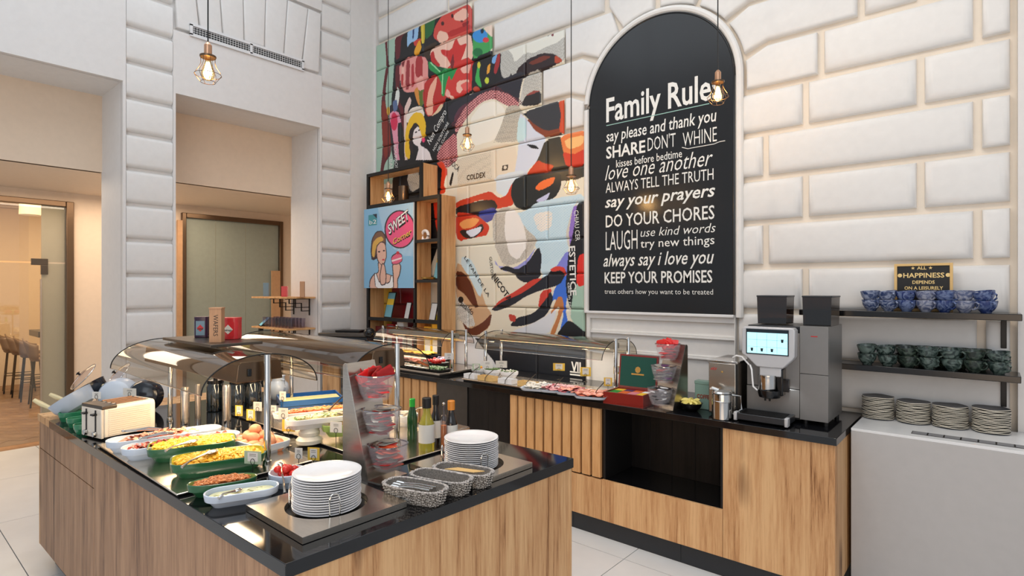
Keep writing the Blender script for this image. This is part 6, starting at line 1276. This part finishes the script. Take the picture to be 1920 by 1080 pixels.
# ================================================================== MILK COOLER, JUG, COFFEE MACHINE
t = thing('milk_cooler', 'steel milk cooler box left of the coffee machine', 'cooler', (-1.30, 3.33, .9)); wd = .172
MB().box(0, 0, .012, wd, .32, .322).build('casing', 'steel_dark', t, bevel=.004); MB().box(.006, -.012, .02, wd-.010, -.001, .312).build('door', 'steel', t, bevel=.003); MB().box(0, -.012, .313, wd, .32, .327).build('top_rim', 'steel_mirror', t, bevel=.002)
MB().box(wd-.009, -.010, .02, wd-.001, -.001, .31).build('door_edge', 'black', t)
for x in (.02, wd-.02):
    for y in (.02, .3): MB().lathe([(.01, 0), (.01, .013)], 10, (x, y, 0)).build('foot', 'black', t)
lg = MB(); 
for i in range(3): lg.prismY([(.028+.012*i-.012, .270), (.028+.012*i, .288-.004*abs(i-1)), (.028+.012*i+.002, .284-.004*abs(i-1)), (.028+.012*i-.008, .268)], -.0135, -.012)
lg.build('emblem', 'red', t); MB(Matrix.Translation((.085, -.012, .262)) @ Matrix.Rotation(R(90), 4, 'X')).lathe([(.006, 0), (.005, .004), (0, .005)], 12, cap=False).build('lock', 'brass', t)
p = Z(1354, 785, .9); t = thing('steel_jug', 'round steel milk jug with a lid in front of the cooler', 'jug', (p.x, p.y, .9)); MB().lathe([(.052, 0), (.056, .004), (.056, .10), (.0575, .102), (.0575, .106), (.056, .108), (.055, .145), (.05, .150)], 32).build('body', 'steel_mirror', t); MB().lathe([(.056, .150), (.050, .160), (.02, .166), (0, .167)], 28, (0, 0, 0), cap=False).build('lid', 'steel_mirror', t); MB().tube([(-.02, 0, .164), (-.055, -.01, .172), (-.066, -.01, .166)], [.008, .010, .006], 8).build('lid_lever', 'steel_mirror', t)
MB().tube([(.05, .02, .14), (.09, .04, .135), (.095, .042, .06), (.055, .022, .03)], .006, 8).build('handle', 'steel_mirror', t)
cm = thing('coffee_machine', 'large grey automatic coffee machine with a lit touch screen', 'coffee machine', (-1.108, 3.42, .9)); O = Matrix.Translation((1.108, -3.42, -.9))
mat('machine_grey', (136, 134, 132), .35, .55, var=.02); mat('machine_silver', (196, 196, 198), .3, .2); mat('machine_dark', (40, 42, 46), .3); mat('screen', (176, 228, 236), .2, emit=.75); mat('screen_dark', (16, 30, 38), .2)
def cmb(n, x0, y0, z0, x1, y1, z1, m, bv=.002, par=cm): return MB(O).box(x0, y0, z0, x1, y1, z1).build(n, m, par, bevel=bv)
X0, X1, X2 = -1.108, -.822, -.682; Zt = 1.442
cmb('body', X0, 3.445, .915, X1-.001, 3.80, Zt-.005, 'machine_dark'); cmb('front_panel', X0, 3.42, .93, X1-.002, 3.444, 1.085, 'machine_grey'); cmb('front_panel', X0, 3.425, 1.088, X1-.002, 3.444, 1.40, 'machine_grey')
cmb('tower_door', X1, 3.42, .925, X2, 3.44, 1.178, 'machine_grey', .001); cmb('tower_door', X1, 3.42, 1.181, X2, 3.44, Zt, 'machine_grey', .001); cmb('tower_body', X1, 3.441, .925, X2, 3.78, Zt, 'machine_grey')
for x in (X1+.02, X2-.02): MB(O).lathe([(.012, .9), (.012, .926)], 12, (x, 3.46, 0)).build('foot', 'black', cm)
for x in (X1+.02, X2-.02): MB(O).lathe([(.012, .9), (.012, .926)], 12, (x, 3.74, 0)).build('foot', 'black', cm)
MB().box(X1+.055-X0, -.001, .485, X1+.088-X0, 0, .490).build('emblem', 'red', cm)
# screen head with cut lower corners, tilted back a little
T_ = O @ Matrix.Translation((0, 3.375, 0)) @ Matrix.Rotation(R(-5), 4, 'X') @ Matrix.Translation((0, 0, 0))
zA, zB_ = 1.262-.0, Zt-.008
M = Matrix.Translation((0, -.045, 0)); hd = [(.004-.012, 1.275-.9), (.022, 1.255-.9), (.075, 1.205-.9), (.215, 1.205-.9), (.262, 1.255-.9), (.274, 1.275-.9), (.276, 1.418-.9), (.266, 1.432-.9), (.004, 1.432-.9), (-.008, 1.418-.9)]
MB(M).prismY(hd, -.02, .05).build('screen_head', 'machine_silver', cm, bevel=.006)
MB(M).box(.018, -.0225, .376, .246, -.020, .520).build('screen_bezel', 'screen_dark', cm); MB(M).box(.024, -.0235, .382, .240, -.0225, .500).build('touch_screen', 'screen', cm)
ic_ = MB(M)
for gx_ in range(1, 4): ic_.box(.024+.054*gx_-.0006, -.0243, .386, .024+.054*gx_+.0006, -.0237, .498)
for gz_ in (.42, .46): ic_.box(.026, -.0243, gz_-.0005, .238, -.0237, gz_+.0005)
ic_.build('screen_grid', 'card_blue', cm)
cups_ = [(0, 0), (1, 0), (2, 0), (3, 1)]; im = MB().prismY([(-.007, .010), (.007, .010), (.005, -.008), (-.005, -.008)], -.0005, 0).mesh('cup_icon', 'screen_dark', False)
for gx_, gz_ in cups_: inst('cup_icon', im, cm, (.024+.054*gx_+.027, -.069, .402+.055*gz_))
MB(M).box(.088, -.012, .255, .205, .045, .306).build('spout_block', 'machine_silver', cm, bevel=.006)
MB().lathe([(.046, .17), (.05, .18), (.05, .262)], 28, (.130, -.045, 0)).build('spout_cylinder', 'steel_mirror', cm)
MB().lathe([(.02, .128), (.056, .138), (.062, .16), (.062, .178), (.052, .178), (.050, .165)], 28, (.140, -.045, 0)).build('spout_cup', 'black_gloss', cm); MB().box(.180, -.055, .15, .212, .004, .30).build('spout_arm', 'black_gloss', cm, bevel=.006); MB().box(.205, -.02, .17, .235, .004, .24).build('outlet_block', 'black_gloss', cm, bevel=.003)
for x in (.118, .142): MB().lathe([(.005, .115), (.006, .13)], 10, (x, -.05, 0)).build('nozzle', 'black', cm)
MB().tube([(.035, -.05, .31), (.048, -.062, .285), (.052, -.062, .23), (.056, -.062, .19), (.075, -.06, .172), (.09, -.05, .170)], .005, 8).build('milk_tube', 'white', cm)
MB().tube([(-.09, .03, .335), (-.06, .0, .352), (-.02, -.02, .35), (.03, -.05, .31)], .005, 8).build('milk_tube', 'white', cm)
dt = MB().box(-.012, -.165, .012, .262, .0, .048).build('drip_tray', 'machine_dark', cm, bevel=.003)
for x in (-.018, .250): MB().box(x, -.172, .006, x+.018, -.128, .054).build('tray_corner', 'machine_silver', cm, bevel=.004)
for i in range(11): MB().box(.012, -.155+.0125*i, .048, .240, -.149+.0125*i, .051).build('grid_bar', 'black_metal', dt)
def hopper(x0, x1, y0, y1, z1, m, lab_m):
    q0 = [(x0+.004, y0+.004), (x1-.004, y0+.004), (x1-.004, y1-.004), (x0+.004, y1-.004)]; q1 = [(x0, y0), (x1, y0), (x1, y1), (x0, y1)]
    h_ = MB().add([(*p_, Zt-.9) for p_ in q0]+[(*p_, z1) for p_ in q1], [(0, 1, 5, 4), (1, 2, 6, 5), (2, 3, 7, 6), (3, 0, 4, 7), (4, 5, 6, 7)]).build('bean_hopper', 'smoke_glass', cm, smooth=False)
    MB().box(x0-.003, y0-.003, z1, x1+.003, y1+.003, z1+.010).build('hopper_lid', 'machine_dark', cm, bevel=.003)
    MB().box(x0+.014, y0+.014, Zt-.9+.002, x1-.014, y1-.014, Zt-.9+lab_m).build('coffee_beans', m, cm)
mat('beans', (44, 28, 20), .5, var=.5, vscale=120); hopper(.03, .195, .09, .25, .70, 'beans', .03); hopper(X1-X0-.002, X2-X0+.004, .06, .28, .70, 'beans', .085)
l = light('machine_work_light', 'SPOT', (.24, -.04, .245), .5, (.9, .97, 1), .01, spot=100); l.parent = cm
# black appliance at the far counter end and the desk lamp
t = thing('conveyor_toaster', 'black and steel conveyor toaster at the far left end of the counter', 'toaster', (-5.13, 3.42, .9), R(28)); MB().box(-.26, -.17, .02, .26, .17, .26).build('body', 'black_gloss', t, bevel=.006); MB().box(-.28, -.19, .26, .28, .19, .295).build('top_cover', 'steel_dark', t, bevel=.006); MB().box(-.16, -.06, .295, .12, .10, .315).build('crumb_tray', 'black_metal', t, bevel=.003); MB().box(-.2, -.178, .06, .2, -.17, .15).build('opening', 'copper', t)
for x in (-.22, .22):
    for y in (-.14, .14): MB().lathe([(.012, 0), (.012, .021)], 10, (x, y, 0)).build('foot', 'black', t)
t = thing('desk_lamp', 'round black heat lamp head beside the left back canopy', 'lamp', (-4.74, 3.36, .9)); MB().lathe([(.05, 0), (.05, .01), (.008, .015), (.008, .26)], 20).build('stand', 'black_metal', t); MB().ball((0, 0, .31), .055, .055, .05, 20, 12).build('head', 'black_gloss', t)
# ================================================================== JAMB SHELVES
for z, lab in ((1.56, 'upper thin oak shelf on the side of the second opening'), (1.225, 'lower thin oak shelf holding the row of glasses')):
    t = thing('wall_shelf', lab, 'shelf', (-5.62, 3.29, z)); MB().box(-.80, -.33, -.018, 0, -.003, 0).build('board', 'oak_slat', t, bevel=.001)
    for x in (-.12, -.46):
        b = MB(); k = lambda y0, z0, y1, z1: b.box(x-.008, min(y0, y1)-.004, min(z0, z1)-.004, x+.008, max(y0, y1)+.004, max(z0, z1)+.004)
        k(-.006, -.024, -.006, -.20); k(-.006, -.024, -.28, -.024); k(-.24, -.024, -.24, -.07); k(-.24, -.07, -.10, -.07); k(-.17, -.024, -.17, -.115); k(-.17, -.115, -.006, -.115); k(-.10, -.07, -.10, -.155); k(-.10, -.155, -.006, -.155); b.build('bracket', 'black_metal', t)
def sbox(px, w_, h_, m, em, lab, z=1.56, y=3.12, cat='box', nm='carton'):
    p = YP(px, 555, y); t = thing(nm, lab, cat, (p.x, y, z), R(-35)); MB().box(-w_/2, -w_*.3, 0, w_/2, w_*.3, h_).build('carton_body', m, t, bevel=.001); MB().box(-w_*.36, -w_*.3-.001, h_*.3, w_*.36, -w_*.3, h_*.7).build('front_label', em, t)
sbox(500, .10, .155, 'tin_label', 'pink', 'grey blue carton with a pink label on the upper jamb shelf'); sbox(534, .10, .115, 'tin_red', 'porcelain_cream', 'small red tin on the upper jamb shelf', cat='tin', nm='tin'); sbox(567, .075, .165, 'box_wood', 'darkred', 'tan carton at the right of the upper jamb shelf')
glm = MB().lathe([(.024, 0), (.026, .003), (.031, .105), (.029, .105), (.024, .008)], 16).mesh('glass_body', 'bin_plastic'); i = 0
for r_ in range(2):
    for j in range(9):
        t = inst('drinking_glass', glm, None, (-5.68-.072*j, 3.04+.13*r_, 1.2255)); tag(t, 'clear tumbler in the %s row of glasses on the lower jamb shelf' % ('front', 'rear')[r_], 'glass', 'tumblers in the %s row' % ('front', 'rear')[r_])
t = thing('tablet', 'tilted black tablet with a pale blue screen at the end of the glasses', 'tablet', (-6.36, 3.02, 1.2255), R(-20)); M = Matrix.Rotation(R(-48), 4, 'X'); MB(M).box(-.11, 0, 0, .11, .01, .15).build('tablet_case', 'black', t, bevel=.002); mat('tablet_glow', (120, 186, 200), .3, emit=.5); MB(M).box(-.095, -.001, .012, .095, 0, .138).build('tablet_screen', 'tablet_glow', t); MB().box(-.05, .04, 0, .05, .12, .012).build('foot', 'black', t)
t = thing('shelf_post', 'black post under the left end of the lower jamb shelf', 'post', (-6.38, 3.05, .0)); MB().box(-.02, -.02, .012, .02, .02, 1.205).build('post_body', 'black', t); MB().box(-.1, -.1, 0, .1, .1, .012).build('base', 'black', t)
# ================================================================== NEXT ROOM
mat('stool_shell', (124, 98, 80), .55)
def stool(lab, p, rz):
    t = thing('bar_stool', lab, 'stool', (p.x, p.y, 0), rz, 'bar stools at the far table')
    MB().dish([(.05, .63), (.015, .635), (0, .65), (.0, .665), (.02, .668), (.08, .655)], .19, .19, 24, ex=3).build('seat', 'stool_shell', t)
    pr = []
    vs = []; n_ = 9
    for k_ in range(5):
        z = .66+.07*k_
        for i in range(n_): a_ = math.pi*(i/(n_-1))-math.pi/2; vs.append((-.10-.085*math.cos(a_)-.018*k_*math.cos(a_), .185*(1-.05*k_)*math.sin(a_), z+.02*math.cos(a_)-(0.02*abs(math.sin(a_))*k_)))
    b = MB(); b.add(vs, [(k_*n_+i, k_*n_+i+1, (k_+1)*n_+i+1, (k_+1)*n_+i) for k_ in range(4) for i in range(n_-1)]); o = b.build('backrest', 'stool_shell', t, angle=60); s_ = o.modifiers.new('shell', 'SOLIDIFY'); s_.thickness = .016
    for x, y in ((.14, .14), (.14, -.14), (-.14, .14), (-.14, -.14)): MB().tube([(x, y, .64), (x*1.35, y*1.35, 0)], .010, 8).build('leg', 'black_metal', t)
    MB().tube([(.17, .17, .28), (.17, -.17, .28), (-.17, -.17, .28), (-.17, .17, .28)], .007, 6, closed=True).build('footrest', 'black_metal', t)
for (px, t_, nm) in ((88, 8.05, 'nearest'), (69, 8.46, 'second'), (52, 8.8, 'third'), (36, 9.1, 'farthest')): stool('brown shell bar stool by the far table, %s of four' % nm, at(px, t_), R(84))
p = Z(63, 620, .99); t = thing('high_table', 'thick dark topped high table beyond the glass door', 'table', (p.x, p.y, 0)); MB().box(-.35, 0, .90, .35, 1.5, .99).build('tabletop', 'machine_dark', t, bevel=.004); MB().box(-.25, .3, 0, .25, .4, .90).build('leg', 'machine_dark', t); MB().box(-.25, 1.1, 0, .25, 1.2, .90).build('leg', 'machine_dark', t)
p = at(58, 9.0); t = thing('ceiling_lamp', 'cream drum ceiling lamp in the next room', 'lamp', (p.x, p.y, 2.82)); mat('lamp_shade', (250, 226, 190), .6, emit=.35); MB().lathe([(.15, 0), (.14, .26), (.05, .30)], 28).build('lamp_shade', 'lamp_shade', t); MB().tube([(0, 0, .3), (0, 0, .68)], .008, 8).build('rod', 'steel', t)
